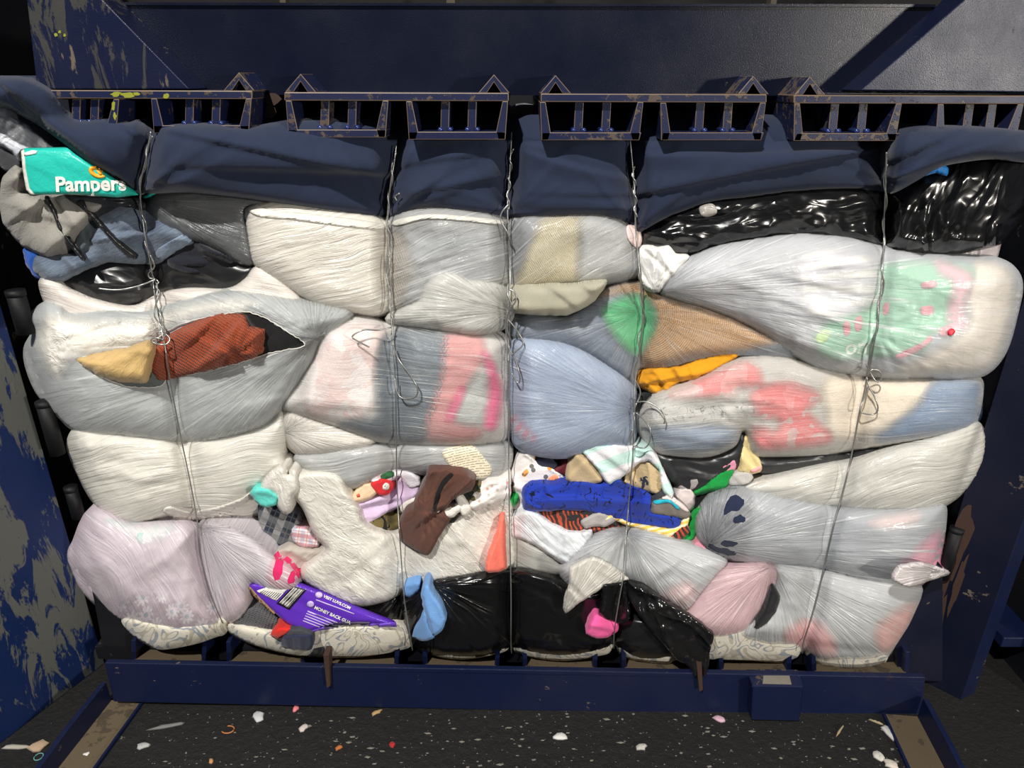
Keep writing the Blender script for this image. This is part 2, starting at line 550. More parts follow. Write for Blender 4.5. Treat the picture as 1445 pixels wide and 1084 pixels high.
def cloth(col, pat='plain', c2=None, c3=None, k=1.0, rot=0.0, rough=.9, weave=1.0):
    key = ('cloth', col, pat, c2, c3, k, rot, rough, weave)
    if key in _mats: return _mats[key]
    t = NT(pat + '_fabric')
    a = lin(col); b = lin(c2) if c2 else a; c = lin(c3) if c3 else b
    v = t.uv(k, k, rot)
    bh = None
    if pat == 'plain':
        base = t.mix(t.noise(v, 6, 4), tuple(q * .86 for q in a), tuple(min(1, q * 1.12) for q in a))
    elif pat == 'heather':
        base = t.mix(t.noise(t.uv(60, 60, rot), 1, 3), a, b)
    elif pat == 'knit':
        w1 = t.n('TexWave', {'Vector': v, 'Scale': 5.0, 'Distortion': 2.0, 'Detail': 1.0}, bands_direction='X').outputs['Fac']
        w2 = t.n('TexWave', {'Vector': v, 'Scale': 9.0, 'Distortion': 1.2, 'Detail': 1.0}, bands_direction='Y').outputs['Fac']
        h = t.math('MULTIPLY', w1, w2)
        base = t.mix(h, tuple(q * .8 for q in a), tuple(min(1, q * 1.2) for q in a))
        bh = (h, .004)
    elif pat == 'stripe':
        sx = t.n('SeparateXYZ', {0: v}).outputs[1]
        f = t.math('GREATER_THAN', t.math('FRACT', t.math('ADD', sx, t.math('MULTIPLY', t.noise(v, 1.5, 2), .25))), .5)
        base = t.mix(f, a, b)
    elif pat == 'plaid':
        s = t.n('SeparateXYZ', {0: v})
        fx = t.math('FRACT', s.outputs[0]); fy = t.math('FRACT', s.outputs[1])
        g1 = t.math('GREATER_THAN', fx, .55); g2 = t.math('GREATER_THAN', fy, .55)
        base = t.mix(t.math('MULTIPLY', g1, .75), a, b)
        base = t.mix(t.math('MULTIPLY', g2, .6), base, c)
        l1 = t.math('LESS_THAN', t.math('ABSOLUTE', t.math('SUBTRACT', fx, .28)), .03)
        l2 = t.math('LESS_THAN', t.math('ABSOLUTE', t.math('SUBTRACT', fy, .28)), .03)
        base = t.mix(t.math('MULTIPLY', t.math('MAXIMUM', l1, l2), .8), base, c)
    elif pat == 'blots':
        n1 = t.noise(v, 4.2, 4, .6, .8)
        base = t.mix(t.math('GREATER_THAN', n1, .60), a, b)
    elif pat == 'outline':
        n1 = t.noise(v, 2.2, 1, .4, 1.2)
        f = t.math('LESS_THAN', t.math('ABSOLUTE', t.math('SUBTRACT', t.math('FRACT', t.math('MULTIPLY', n1, 7)), .5)), .07)
        g = t.math('GREATER_THAN', t.noise(t.uv(k, k, rot, off=(4, 4, 0)), 2.0, 1), .52)
        n2 = t.math('GREATER_THAN', t.noise(v, 5.5, 3, .6, .6), .63)
        base = t.mix(t.math('MAXIMUM', t.math('MULTIPLY', f, g), n2), a, b)
    elif pat == 'tiger':
        w = t.n('TexWave', {'Vector': v, 'Scale': 1.6, 'Distortion': 7.0, 'Detail': 2.0}, bands_direction='X').outputs['Fac']
        base = t.mix(t.math('GREATER_THAN', w, .58), a, b)
    elif pat == 'camo':
        n1 = t.noise(v, 2.6, 2, .5, .6); n2 = t.noise(t.uv(k, k, rot, off=(5, 2, 0)), 3.1, 2, .5, .6)
        base = t.mix(t.math('GREATER_THAN', n1, .52), a, b)
        base = t.mix(t.math('GREATER_THAN', n2, .58), base, c)
    elif pat == 'damask':
        n1 = t.noise(v, 1.5, 1, .4, 1.6)
        f = t.math('LESS_THAN', t.math('ABSOLUTE', t.math('SUBTRACT', t.math('FRACT', t.math('MULTIPLY', n1, 6)), .5)), .17)
        g = t.math('GREATER_THAN', t.noise(t.uv(k, k, rot, off=(9, 3, 0)), 2.2, 1), .5)
        base = t.mix(f, a, t.mix(g, b, c))
    elif pat == 'daisy':
        vo = t.n('TexVoronoi', {'Vector': v, 'Scale': 2.6, 'Randomness': .8}, voronoi_dimensions='2D')
        ds = vo.outputs['Distance']
        df = t.n('VectorMath', {0: vo.outputs['Position'], 1: t.n('VectorMath', {0: v, 1: (1, 1, 1)}, operation='MULTIPLY').outputs[0]}, operation='SUBTRACT')
        s = t.n('SeparateXYZ', {0: df.outputs[0]})
        th = t.math('ARCTAN2', s.outputs[1], s.outputs[0])
        pet = t.math('ADD', .2, t.math('MULTIPLY', t.math('ABSOLUTE', t.math('COSINE', t.math('MULTIPLY', th, 4.5))), .22))
        f = t.math('MULTIPLY', t.math('LESS_THAN', ds, pet), t.math('GREATER_THAN', ds, .12))
        base = t.mix(f, a, b)
        base = t.mix(t.math('LESS_THAN', ds, .09), base, c)
    elif pat == 'dots':
        vo = t.n('TexVoronoi', {'Vector': v, 'Scale': 6.0}, voronoi_dimensions='2D')
        f = t.math('LESS_THAN', vo.outputs['Distance'], .16)
        base = t.mix(f, a, t.mix(t.math('GREATER_THAN', t.noise(v, 3, 1), .5), b, c))
    elif pat == 'denim':
        n1 = t.noise(t.uv(6, 50, rot), 1, 4, .7); n2 = t.noise(t.uv(2, 2), 1, 3)
        base = t.mix(t.ramp(t.math('ADD', t.math('MULTIPLY', n1, .6), t.math('MULTIPLY', n2, .5)), .35, .75), a, b)
    elif pat == 'print':
        s = t.n('SeparateXYZ', {0: v})
        ln = t.math('GREATER_THAN', t.math('FRACT', t.math('MULTIPLY', s.outputs[1], 12)), .66)
        wd_ = t.math('GREATER_THAN', t.noise(t.uv(k * 16, k * 12, rot), 1, 1), .44)
        mg = t.math('GREATER_THAN', t.noise(v, 1, 0), -1)
        base = t.mix(t.math('MULTIPLY', t.math('MULTIPLY', ln, wd_), mg), a, b)
    else:
        base = a
    hb = t.noise(t.uv(45, 45, rot), 1, 3, .6)
    nb = t.bump(hb, .0009 * weave)
    cr = t.noise(t.uv(7, 7, rot), 1, 4, .6, .6)
    nb = t.bump(cr, .0022 * weave, 1, nb)
    if bh: nb = t.bump(bh[0], bh[1], 1, nb)
    t.P(Base_Color=base, Roughness=rough, Normal=nb, Specular_IOR_Level=.25)
    t.set(t.b.inputs['Sheen Weight'], .12)
    _mats[key] = t.m
    return t.m


def card(col, rough=.32):
    key = ('card', col, rough)
    if key in _mats: return _mats[key]
    t = NT('printed_card')
    c = lin(col)
    n = t.noise(t.uv(4, 4), 1, 5, .65, .4)
    scr = t.math('GREATER_THAN', t.noise(t.uv(2.2, 30, .2), 1, 4, .7), .69)
    base = t.mix(t.math('MULTIPLY', scr, .5), c, (.75, .75, .75))
    t.P(Base_Color=base, Roughness=rough, Normal=t.bump(n, .003))
    _mats[key] = t.m
    return t.m


def plain(name, col, rough=.6, metal=0.0):
    key = ('plain', name, col, rough, metal)
    if key in _mats: return _mats[key]
    t = NT(name)
    n = t.noise(t.pos(60, 60, 60), 1, 3)
    c = lin(col)
    t.P(Base_Color=t.mix(n, tuple(q * .8 for q in c), tuple(min(1, q * 1.15) for q in c)), Roughness=rough, Metallic=metal)
    _mats[key] = t.m
    return t.m


def steel(name, col=(20, 32, 72), wear=(104, 92, 78), amount=.35, scale=(30, 30, 30), rust=.2, rough=.42, big=None, bigcol=(120, 118, 108), dust=.3):
    """painted steel with chips, rust and grime; big = (sx, sy, sz, threshold) adds broad scraped areas"""
    key = ('steel', name, col, wear, amount, scale, rust, rough, big, bigcol, dust)
    if key in _mats: return _mats[key]
    t = NT(name)
    c = lin(col)
    n1 = t.noise(t.pos(*scale), 1, 6, .65, .3)
    n2 = t.noise(t.pos(9, 9, 9, (3, 1, 2)), 1, 4, .6)
    n3 = t.noise(t.pos(3, 3, 3, (1, 7, 2)), 1, 3)
    base = t.mix(n3, tuple(q * .7 for q in c), tuple(q * 1.3 for q in c))
    f = t.ramp(t.math('ADD', n1, t.math('MULTIPLY', t.math('SUBTRACT', n2, .5), .8)), .70 - amount * .3, .74 - amount * .3)
    base = t.mix(t.math('MULTIPLY', f, .85), base, lin(wear))
    fr = t.ramp(t.noise(t.pos(7, 7, 7, (8, 2, 5)), 1, 5, .65), .72 - rust * .25, .8 - rust * .2)
    base = t.mix(t.math('MULTIPLY', fr, .7), base, lin((74, 48, 34)))
    if big:
        nb = t.noise(t.pos(big[0], big[1], big[2], (2, 2, 9)), 1, 7, .7, .5)
        nl = t.noise(t.pos(2.3, 2.3, 2.3, (2, 6, 4)), 1, 2)
        fb = t.ramp(t.math('ADD', nb, t.math('MULTIPLY', t.math('SUBTRACT', nl, .5), .9)), big[3], big[3] + .03)
        base = t.mix(t.math('MULTIPLY', fb, .9), base, lin(bigcol))
    du = t.ramp(n3, .45, .75)
    base = t.mix(t.math('MULTIPLY', du, dust), base, lin((52, 46, 40)))
    rg = t.math('ADD', rough, t.math('MULTIPLY', t.math('SUBTRACT', n2, .5), .3))
    nb2 = t.bump(t.noise(t.pos(560, 560, 560), 1, 2), .00028)
    nb2 = t.bump(f, .0004, 1, nb2)
    t.P(Base_Color=base, Roughness=rg, Normal=nb2, Specular_IOR_Level=.32)
    _mats[key] = t.m
    return t.m


def soften(m):
    """the same fabric, its border fading where it leaves the plastic it lies against"""
    key = ('soft', m.name)
    if key in _mats: return _mats[key]
    c = m.copy(); t = c.node_tree
    a = t.nodes.new('ShaderNodeAttribute'); a.attribute_name = 'rim'
    t.links.new(a.outputs['Fac'], t.nodes['Principled BSDF'].inputs['Alpha'])
    _mats[key] = c
    return c

# ================================================================== the baler
def prism(name, pts, Yf, depth, mat, parent=None, bevel=0.0):
    """an outline given in the photograph's pixels, standing at distance Yf and running straight back"""
    P = np.array(pts, float)
    if area(P) > 0: P = P[::-1]
    A = PT(P[:, 0], P[:, 1], np.full(len(P), Yf))
    Bk = A + np.array([0, depth, 0])
    n = len(P)
    V = np.vstack([A, Bk])
    F = [list(range(n)), list(range(2 * n - 1, n - 1, -1))]
    for i in range(n):
        j = (i + 1) % n
        F.append([j, i, i + n, j + n])
    o = mesh_obj(name, V, F, mat, parent, smooth=False)
    if bevel:
        m = o.modifiers.new('edge', 'BEVEL'); m.width = bevel; m.segments = 2; m.limit_method = 'ANGLE'
        if mat is M_bar:
            o.data.materials.append(M_edge); m.material = 1
    return o


def hexa(name, A, B, mat, parent=None, bevel=0.0):
    """solid between two matching polygons in world space"""
    A = np.array(A, float); B = np.array(B, float)
    n = len(A)
    V = np.vstack([A, B])
    F = [list(range(n)), list(range(2 * n - 1, n - 1, -1))] + [[(i + 1) % n, i, i + n, (i + 1) % n + n] for i in range(n)]
    me = mesh_obj(name, V, F, mat, parent, smooth=False)
    bm = bmesh.new(); bm.from_mesh(me.data); bmesh.ops.recalc_face_normals(bm, faces=bm.faces); bm.to_mesh(me.data); bm.free()
    if bevel:
        m = me.modifiers.new('edge', 'BEVEL'); m.width = bevel; m.segments = 2; m.limit_method = 'ANGLE'
    return me


def box(name, x0, x1, y0, y1, z0, z1, mat, parent=None, bevel=0.0):
    return hexa(name, [(x0, y0, z0), (x1, y0, z0), (x1, y0, z1), (x0, y0, z1)], [(x0, y1, z0), (x1, y1, z0), (x1, y1, z1), (x0, y1, z1)], mat, parent, bevel)


def tube(name, pts, rad, mat, parent=None, sides=8, closed=False):
    P = np.array(pts, float)
    n = len(P)
    T = np.gradient(P, axis=0); T /= np.maximum(np.linalg.norm(T, axis=1), 1e-9)[:, None]
    ref = np.array([0, 1.0, 0])
    rings = []
    for i in range(n):
        a = np.cross(T[i], ref); L = np.linalg.norm(a)
        if L < .05: a = np.cross(T[i], [1.0, 0, 0]); L = np.linalg.norm(a)
        a /= L; b = np.cross(T[i], a)
        rings.append([P[i] + rad * (math.cos(q) * a + math.sin(q) * b) for q in np.linspace(0, 2 * math.pi, sides, endpoint=False)])
    V = np.array(rings).reshape(-1, 3)
    F = []
    for i in range(n - 1):
        for j in range(sides):
            k = (j + 1) % sides
            F.append([i * sides + j, i * sides + k, (i + 1) * sides + k, (i + 1) * sides + j])
    F.append(list(range(sides))[::-1]); F.append([(n - 1) * sides + j for j in range(sides)])
    return mesh_obj(name, V, F, mat, parent)


M_panel = steel('navy_panel_paint', (10, 15, 32), amount=-.3, rust=-.2, rough=.3, dust=.05)
M_guss = steel('navy_gusset_paint', (13, 20, 46), amount=.05, scale=(60, 20, 14), rust=0, rough=.38, big=(34, 10, 9, .60), bigcol=(58, 57, 54), dust=.1)
M_bar = steel('worn_navy_edge', (18, 26, 58), wear=(84, 72, 60), amount=.42, scale=(70, 70, 70), rust=.15, rough=.45, dust=.25)
M_dark = steel('dark_navy_inside', (8, 10, 18), amount=0, rust=.1, rough=.6, dust=.25)
M_blue = steel('navy_beam_paint', (13, 23, 54), amount=-.08, scale=(24, 24, 40), rust=.05, rough=.42, dust=.25)
M_wall = steel('scraped_blue_wall', (10, 32, 76), amount=.05, scale=(20, 20, 10), rust=0, rough=.5, big=(40, 16, 6, .55), bigcol=(92, 93, 86), dust=.1)
M_post = steel('navy_post_paint', (11, 16, 36), amount=0, rust=.05, rough=.45, dust=.15)
M_rust = plain('brown_rust', (58, 38, 28), .8)
M_brown = steel('dusty_brown_plate', (92, 80, 62), wear=(66, 57, 46), amount=.4, rust=.2, rough=.8, dust=.2)
M_weld = plain('shiny_navy_weld', (40, 54, 104), .2, .2)

M_edge = plain('bare_brown_edge', (108, 90, 72), .5)
# ---- platen
YP = -0.075
plat = empty('baler_platen', PT(np.array(722.), np.array(142.), .2), 'dark navy steel baler platen with open channels above the bale', 'machine press')
prism('face_panel', [(60, 6), (1420, 9), (1420, 136), (60, 133)], 0.0, .03, M_panel, plat)
prism('top_ledge', [(120, 3), (1320, 6), (1320, 10), (120, 7)], -0.005, .25, M_panel, plat)
g = prism('gusset', [(34, -30), (118, -30), (146, 1), (268, 126), (52, 126)], -0.072, .072, M_guss, plat, .002)
g = prism('gusset', [(1395, -40), (1360, 0), (1214, 128), (1500, 131), (1500, -40)], -0.072, .072, M_guss, plat, .002)
tag(g, 'scuffed grey-blue gusset plate')


def bar_run(x0, x1, y0, y1):
    return prism('front_bar', [(x0, y0), (x1, y1), (x1, y1 + 12), (x0, y0 + 12)], YP, .6, M_bar, plat, .0015)


bar_run(66, 356, 127, 128); bar_run(401, 718, 130, 131); bar_run(763, 1082, 132, 133); bar_run(1120, 1470, 134, 135)


def cup(x0, x1, y0, y1, slant=0):
    """U-shaped channel with two inner ribs"""
    root = prism('channel_floor', [(x0 + 3, y1 - 11), (x1 - 3, y1 - 11), (x1 - 4 - slant, y1), (x0 + 4 - slant, y1)], YP, .6, M_bar, plat, .001)
    prism('channel_side', [(x0, y0), (x0 + 8, y0), (x0 + 17 - slant, y1 - 11), (x0 + 14 - slant, y1), (x0 + 4 - slant, y1)], YP, .6, M_bar, plat, .001)
    prism('channel_side', [(x1 - 8, y0), (x1, y0), (x1 - 4 - slant, y1), (x1 - 14 - slant, y1), (x1 - 17 - slant, y1 - 11)], YP, .6, M_bar, plat, .001)
    w = x1 - x0
    for f in (.385, .65):
        xr = x0 + f * w - slant * .5
        r = prism('rib', [(xr - 6 + slant * .3, y0), (xr + 6 + slant * .3, y0), (xr + 5 - slant * .3, y1 - 10), (xr - 7 - slant * .3, y1 - 10)], YP + .012, .55, M_bar, plat, .001)
        for sx in (-7, 7):
            c = PT(np.array(xr + sx - slant * .3), np.array(y1 - 14.), np.array(YP + .012))
            tube('weld', [c + np.array([0, q, 0]) for q in (-.003, 0, .05)], .0042, M_weld, r, 8)
    prism('back_plate', [(x0 + 2, y0), (x1 - 2, y0), (x1 - 4 - slant, y1), (x0 + 4 - slant, y1)], YP + .5, .02, M_dark, plat)


cup(70, 168, 140, 186); cup(213, 355, 139, 188)
cup(403, 548, 142, 194); cup(573, 717, 143, 197)
cup(762, 908, 144, 198, 2); cup(932, 1081, 145, 198, 3)
cup(1121, 1273, 146, 199, 5); cup(1324, 1445, 147, 200, 8)


def loop(xc, yb, w, h):
    """bent angle iron set on the bar like a little roof"""
    t = 6
    prism('wire_roof', [(xc - w, yb), (xc, yb - h), (xc + w, yb), (xc + w - 2 * t, yb), (xc, yb - h + 11), (xc - w + 2 * t, yb)], YP + .002, .09, M_bar, plat, .001)


for xc, yb in ((337, 128), (424, 130), (697, 131), (784, 132), (1063, 133), (1143, 134)):
    loop(xc, yb, 22, 26)

M_yel = plain('yellow_green_paint', (128, 132, 30), .7)
rs = np.random.RandomState(5)


def paint_blob(cx, cy, rx, ry, Y):
    a = np.linspace(0, 2 * math.pi, 11)[:-1]
    r = .6 + .5 * rs.rand(10)
    prism('paint_mark', np.stack([cx + rx * r * np.cos(a), cy + ry * r * np.sin(a)], 1), Y, .0006, M_yel, plat)


for q in ((79, 49, 3, 3), (84, 45, 2.5, 2.5), (91, 50, 2.5, 2.5)): paint_blob(*q, -.0726)
for q in ((163, 133, 9, 4), (180, 134, 12, 4), (192, 133, 6, 3), (234, 135, 5, 4), (160, 150, 3, 8), (162, 164, 3, 6)): paint_blob(*q, YP - .0006)

a_ = np.linspace(0, 2 * math.pi, 11)[:-1]
for cx, cy, rx, ry in ((384, 140, 13, 9), (380, 158, 9, 10)):
    prism('rust_stain', np.stack([cx + rx * (.7 + .4 * rs.rand(10)) * np.cos(a_), cy + ry * np.sin(a_)], 1), -.0015, .0015, M_rust, plat)
# ---- things behind the platen, dark hall
M_hall = plain('dark_hall_wall', (16, 14, 13), .9)
tag(box('wall_back', -3.0, 3.0, 1.3, 1.35, -.1, 3.2, M_hall), kind='structure')
M_beamy = plain('dusty_brown_beam', (64, 56, 44), .8)
for i, (x, w, lab) in enumerate(((395, 8, 'left'), (630, 12, 'mid'), (1088, 8, 'right'))):
    a = PT(np.array(float(x)), np.array(2.), np.array(.45))
    b = PT(np.array(float(x + w)), np.array(2.), np.array(.45))
    o = box('upright_bar', a[0], b[0], .45, .48, 1.2, 2.2, M_beamy)
    tag(o, {'left': 'short pale upright above the left half of the blue panel', 'mid': 'widest pale upright behind the blue panel top, near the centre', 'right': 'thin pale upright behind the blue panel top at right'}[lab], 'bar')

# ---- chamber and frame
XL = float(PT(np.array(150.), np.array(900.), np.array(.02))[0])
XR = float(PT(np.array(1305.), np.array(900.), np.array(.02))[0])
ZB = float(PT(np.array(722.), np.array(930.), np.array(0.0))[2])      # level the bale lies on
tag(box('wall_left', XL - .30, XL - .27, -.02, .8, 0, 2.3, M_dark), kind='structure')
tag(box('wall_right', XR + .30, XR + .33, -.02, .8, 0, 2.3, M_dark), kind='structure')
tag(box('wall_chamber_back', XL - .3, XR + .3, .75, .78, 0, 1.5, M_dark), kind='structure')

# floor
t = NT('black_gritty_floor')
n1 = t.noise(t.pos(55, 55, 55), 1, 5, .7, .2)
n2 = t.noise(t.pos(5, 5, 5), 1, 4, .6)
n3 = t.noise(t.pos(160, 40, 60), 1, 3, .6)
base = t.mix(n2, lin((7, 6, 6)), lin((18, 17, 16)))
base = t.mix(t.ramp(t.math('ADD', n1, t.math('MULTIPLY', n2, .25)), .80, .83), base, lin((120, 116, 110)))
base = t.mix(t.math('MULTIPLY', t.ramp(n3, .68, .74), .4), base, lin((90, 84, 76)))
t.P(Base_Color=base, Roughness=.7, Normal=t.bump(n1, .004))
M_floor = t.m
tag(box('floor', -3.0, 3.0, -2.5, 1.3, -.05, 0.0, M_floor), kind='structure')

# front beam and the ribbed deck
basei = empty('baler_bed', PF(np.array(722.), np.array(1003.), 0.0) * [1, 1, 0], 'navy steel base beam with ribbed deck under the bale', 'machine base')
YB = float(PF(np.array(722.), np.array(1003.))[1])
prism('front_beam', [(148, 941), (722, 949), (1306, 961), (1300, 1012), (722, 1003), (160, 991)], YB, .02, M_blue, basei, .003)
prism('beam_top', [(148, 936), (1306, 956), (1306, 963), (148, 943)], YB, .014, M_blue, basei, .002)
DECK = [(186, 290), (320, 430), (455, 562), (597, 704), (738, 842), (878, 980), (1015, 1116), (1146, 1282)]
for x0, x1 in DECK:
    ym = 938 + (x0 + x1) / 2 * .0165 - 4
    A = PT(np.array([x0, x1, x1 - 10, x0 + 10.]), np.array([ym + 5, ym + 7, ym - 26, ym - 28]), np.array([YB + .02, YB + .02, .06, .06]))
    hexa('deck_ramp', A, A + np.array([0, .01, -.02]), M_brown, basei)
    for xr, s in ((x0, 1), (x1 - 7, -1)):
        prism('deck_rib', [(xr, ym + 6), (xr + 7, ym + 6), (xr + 7 - 2 * s, ym - 34), (xr + 1 - 2 * s, ym - 34)], 0.0, .10, M_blue, basei, .001)
for xg in (456, 982):
    ym = 946 + xg * .01 - 6
    prism('wire_guide', [(xg, ym - 20), (xg + 8, ym - 20), (xg + 10, ym + 24), (xg + 5, ym + 27)], YB - .012, .03, M_rust, basei, .001)
blk = prism('stop_block', [(1062, 968), (1133, 969), (1128, 1018), (1060, 1016)], YB - .03, .05, M_blue, basei, .002)
A = PF(np.array([1061., 1133., 1126., 1070.]), np.array([968., 969., 945., 944.]), float(PT(np.array(1095.), np.array(968.), np.array(YB - .03))[2]))
hexa('block_cap', A, A + np.array([0, 0, -.006]), M_bar, basei, .001)
A2 = PF(np.array([1076., 1117., 1113., 1078.]), np.array([965., 966., 950., 949.]), float(A[0][2]) + .0005)
hexa('worn_patch', A2, A2 + np.array([0, 0, -.002]), plain('bare_grey_steel', (118, 112, 104), .6), basei)
deck = box('deck_floor', XL - .05, XR + .1, .04, .74, ZB - .05, ZB - .012, M_dark, basei)

# lower corner plates of the frame
pl = prism('corner_plate', [(118, 770), (190, 800), (188, 937), (150, 938)], .03, .03, M_dark, basei)
pr = prism('corner_plate', [(1262, 890), (1330, 800), (1330, 962), (1268, 958)], .02, .03, M_post, basei)

# floor guides (angle plates) left and right
def guide(name, pts, h, label, lip):
    r = empty(name, PF(np.array(float(pts[0][0])), np.array(float(pts[0][1]))), label, 'steel guide')
    Q = [PF(np.array(float(a)), np.array(float(b))) for a, b in pts]
    d = Q[1] - Q[0]; d[2] = 0; d /= np.linalg.norm(d)
    nrm = np.array([-d[1], d[0], 0]) * lip
    E = Q[0] + d * .75
    up = np.array([0, 0, 1.])
    M = Q[0] + d * .13
    A = [Q[0], E, E + up * h * .1, M + up * h * .98, Q[0] + up * h]
    hexa('upright_plate', A, [a + nrm * .012 for a in A], M_blue, r, .001)
    W = -nrm * .075
    T = [Q[0] + up * .004, E + up * .004, E + W * 1.1 + up * .004, Q[0] + W + up * .004]
    hexa('tray_plate', T, [a - up * .004 for a in T], M_brown, r)
    T = [Q[0] + W + up * .009, E + W * 1.1 + up * .009, E + W * 1.18 + up * .009, Q[0] + W * 1.08 + up * .009]
    hexa('tray_lip', T, [a - up * .009 for a in T], M_blue, r)
    return r


guide('floor_guide', [(158, 990), (86, 1082)], .062, 'navy angle guide with dusty tray on the floor at lower left', -1)
guide('floor_guide', [(1294, 1013), (1331, 1084)], .062, 'navy angle guide with dusty tray on the floor at lower right', 1)

# scraped side plate at left, running toward the camera
q0 = PF(np.array(148.), np.array(936.)); q1 = PF(np.array(0.), np.array(1050.))
d = q1 - q0; d[2] = 0; d /= np.linalg.norm(d)
e = q0 + d * 1.1
nn = np.array([-d[1], d[0], 0])
if nn[0] > 0: nn = -nn
A = [q0, e, e + np.array([0, 0, 2.2]), q0 + np.array([0, 0, 2.2])]
tl = PT(np.array(0.), np.array(423.), np.array(float(q0[1])))
A = [q0, e, e + np.array([0, 0, 1.02]), q0 + np.array([0, 0, 1.02])]
sp_ = hexa('side_plate', A, [a + nn * .03 for a in A], M_wall, None, .002)
tag(sp_, 'blue steel side plate scraped to bare grey at the left edge', 'steel plate')


M_pin = steel('shade_dark_hinge', (6, 7, 11), amount=-.2, rust=0, rough=.6, dust=.1)  # near-black: the shade around the barrels is put into the colour


def pin(name, px, py0, py1, Y, r, label):
    a = PT(np.array(float(px)), np.array(float(py0)), np.array(Y)); b = a.copy(); b[2] = float(PT(np.array(float(px)), np.array(float(py1)), np.array(Y))[2])
    o = empty(name, b, label, 'hinge')
    tube('barrel', [a, (a + b) / 2, b], r * .85, M_pin, o, 20)
    tube('cap', [a + np.array([0, 0, .006]), a, a - np.array([0, 0, .004])], r * .9, M_pin, o, 20)
    return o


pin('hinge_barrel', 22, 414, 470, -.02, .019, 'upper dark hinge barrel on the left beside the torn bag')
pin('hinge_barrel', 62, 570, 640, .03, .018, 'lower dark hinge barrel on the left beside the rolled white bag')
pin('hinge_barrel', 100, 690, 730, .05, .016, 'lowest dark hinge barrel at the left under the rolled bag')
pin('hinge_barrel', 1350, 748, 815, .06, .017, 'dark hinge barrel on the right between bale and post')

# right post
post = empty('frame_post', PF(np.array(1320.), np.array(985.)), 'tall navy steel post with rust patches right of the bale', 'post')
xr0 = PF(np.array(1283.), np.array(952.)); xr1 = PF(np.array(1356.), np.array(988.))
d = xr1 - xr0; d[2] = 0
nn = np.array([d[1], -d[0], 0]); nn /= np.linalg.norm(nn)
up = np.array([0, 0, 2.3])
A = [xr0, xr1, xr1 + nn * -.02, xr0 + nn * -.02]
hexa('post_web', A, [a + up for a in A], M_post, post, .002)
B0 = xr1; dd = np.array([.045, .02, 0])
A = [B0, B0 + dd, B0 + dd + np.array([-.01, .03, 0]), B0 + np.array([-.01, .03, 0])]
hexa('post_flange', A, [a + up for a in A], M_blue, post, .002)
for (u, z, ru, rz) in ((.17, .42, .15, .10), (.16, .20, .15, .07), (.34, .30, .06, .09), (.12, .31, .08, .12)):
    a = np.linspace(0, 2 * math.pi, 17)[:-1]
    rr = .7 + .5 * rs.rand(16)
    C = xr0 + d * u
    fwd = -nn * np.sign(np.dot(-nn, CAM - xr0)) * -1
    f_ = nn if np.dot(nn, CAM - xr0) > 0 else -nn
    pts = [C + d * (ru * r_ * math.cos(q)) + np.array([0, 0, z + rz * r_ * math.sin(q)]) + f_ * .0012 for q, r_ in zip(a, rr)]
    hexa('rust_patch', pts, [p - f_ * .002 for p in pts], M_rust, post)

# shelf and clutter beyond the post
sh = PF(np.array(1405.), np.array(865.))
s0 = PT(np.array(1392.), np.array(872.), np.array(.12)); s1 = PT(np.array(1500.), np.array(900.), np.array(.12))
o = box('side_step', s0[0], s0[0] + .5, .05, .35, s0[2] - .03, s0[2], M_blue, None, .002)
tag(o, 'blue edged steel step with dirt beyond the right post', 'step')
Sx = Surf([(1400, 865), (1398, 835), (1412, 815), (1440, 830), (1470, 850), (1470, 880)], Y=.16, bulge=.03, R=22, w=[('c', 18, .008)], groove=0)
tag(sheet('dirt_sack', cloth((70, 66, 58)), Sx, back=.08), 'grey crumpled dirty sack on the step beyond the right post', 'sack')
a = PT(np.array(1290.), np.array(928.), np.array(.0))
Sd = Surf([(1279, 930), (1283, 922), (1294, 919), (1303, 922), (1300, 930), (1290, 936), (1282, 936)], Y=.0, bulge=.006, R=8, groove=0, step=3, lump=0)
tag(sheet('yellow_disc', plain('dull_yellow', (122, 112, 60), .7), Sd, back=.006), 'dull yellow oval disc on the frame by the right bale corner', 'disc')

# ================================================================== the bale
def garm(name, label, cat, poly, mat, Y=0.0, bulge=.02, R=18, w=(), back=.06, lump=.004, groove=1.0, sharp=False, grow=1.5, step=3.5, tilt=None, kids=(), holes=(), uv=None):
    if not sharp and bulge < .035:
        bulge = .35 * bulge + .004; R = max(4, R * .42); step = min(step, 2.6)
        if cat not in ('strap',):
            w = [(q[0], q[1], q[2], q[3] * 2.2, *q[4:]) if q[0] == 's' else ((*q[:4], q[4] * 1.6, q[5]) if q[0] == 'g' else q) for q in w]
            sz = np.array(poly, float); sz = min(1.0, (np.ptp(sz[:, 0]) + np.ptp(sz[:, 1])) / 150)
            w = [(q[0], q[1], q[2], q[3] * sz, *q[4:]) if q[0] == 's' else q for q in w]
            w = w + [('n', 45, .006 * sz), ('s', int(poly[0][0] * 7 + poly[0][1] * 3) % 170, 16, .005 * sz, 3)]
    s = Surf(poly, Y=Y, bulge=bulge, R=R, w=w, groove=groove, grow=grow, step=step, sharp=sharp, lump=lump, tilt=tilt, tens=0 if sharp else .55, damp=3.5)
    if not kids:
        o = sheet(name, mat, s, back=back, holes=holes, uvspec=uv)
        tag(o, label, cat)
    else:
        o = empty(name, base_pt(s.P), label, cat)
        sheet('fabric' if cat not in ('box', 'bag') else 'panel', mat, s, back=back, parent=o, holes=holes, uvspec=uv)
        for k in kids:
            sheet(k[0], k[2], s, poly=k[1], Yoff=-.0016, back=.004, parent=o, step=3, sharp=len(k) > 3)
    return o, s


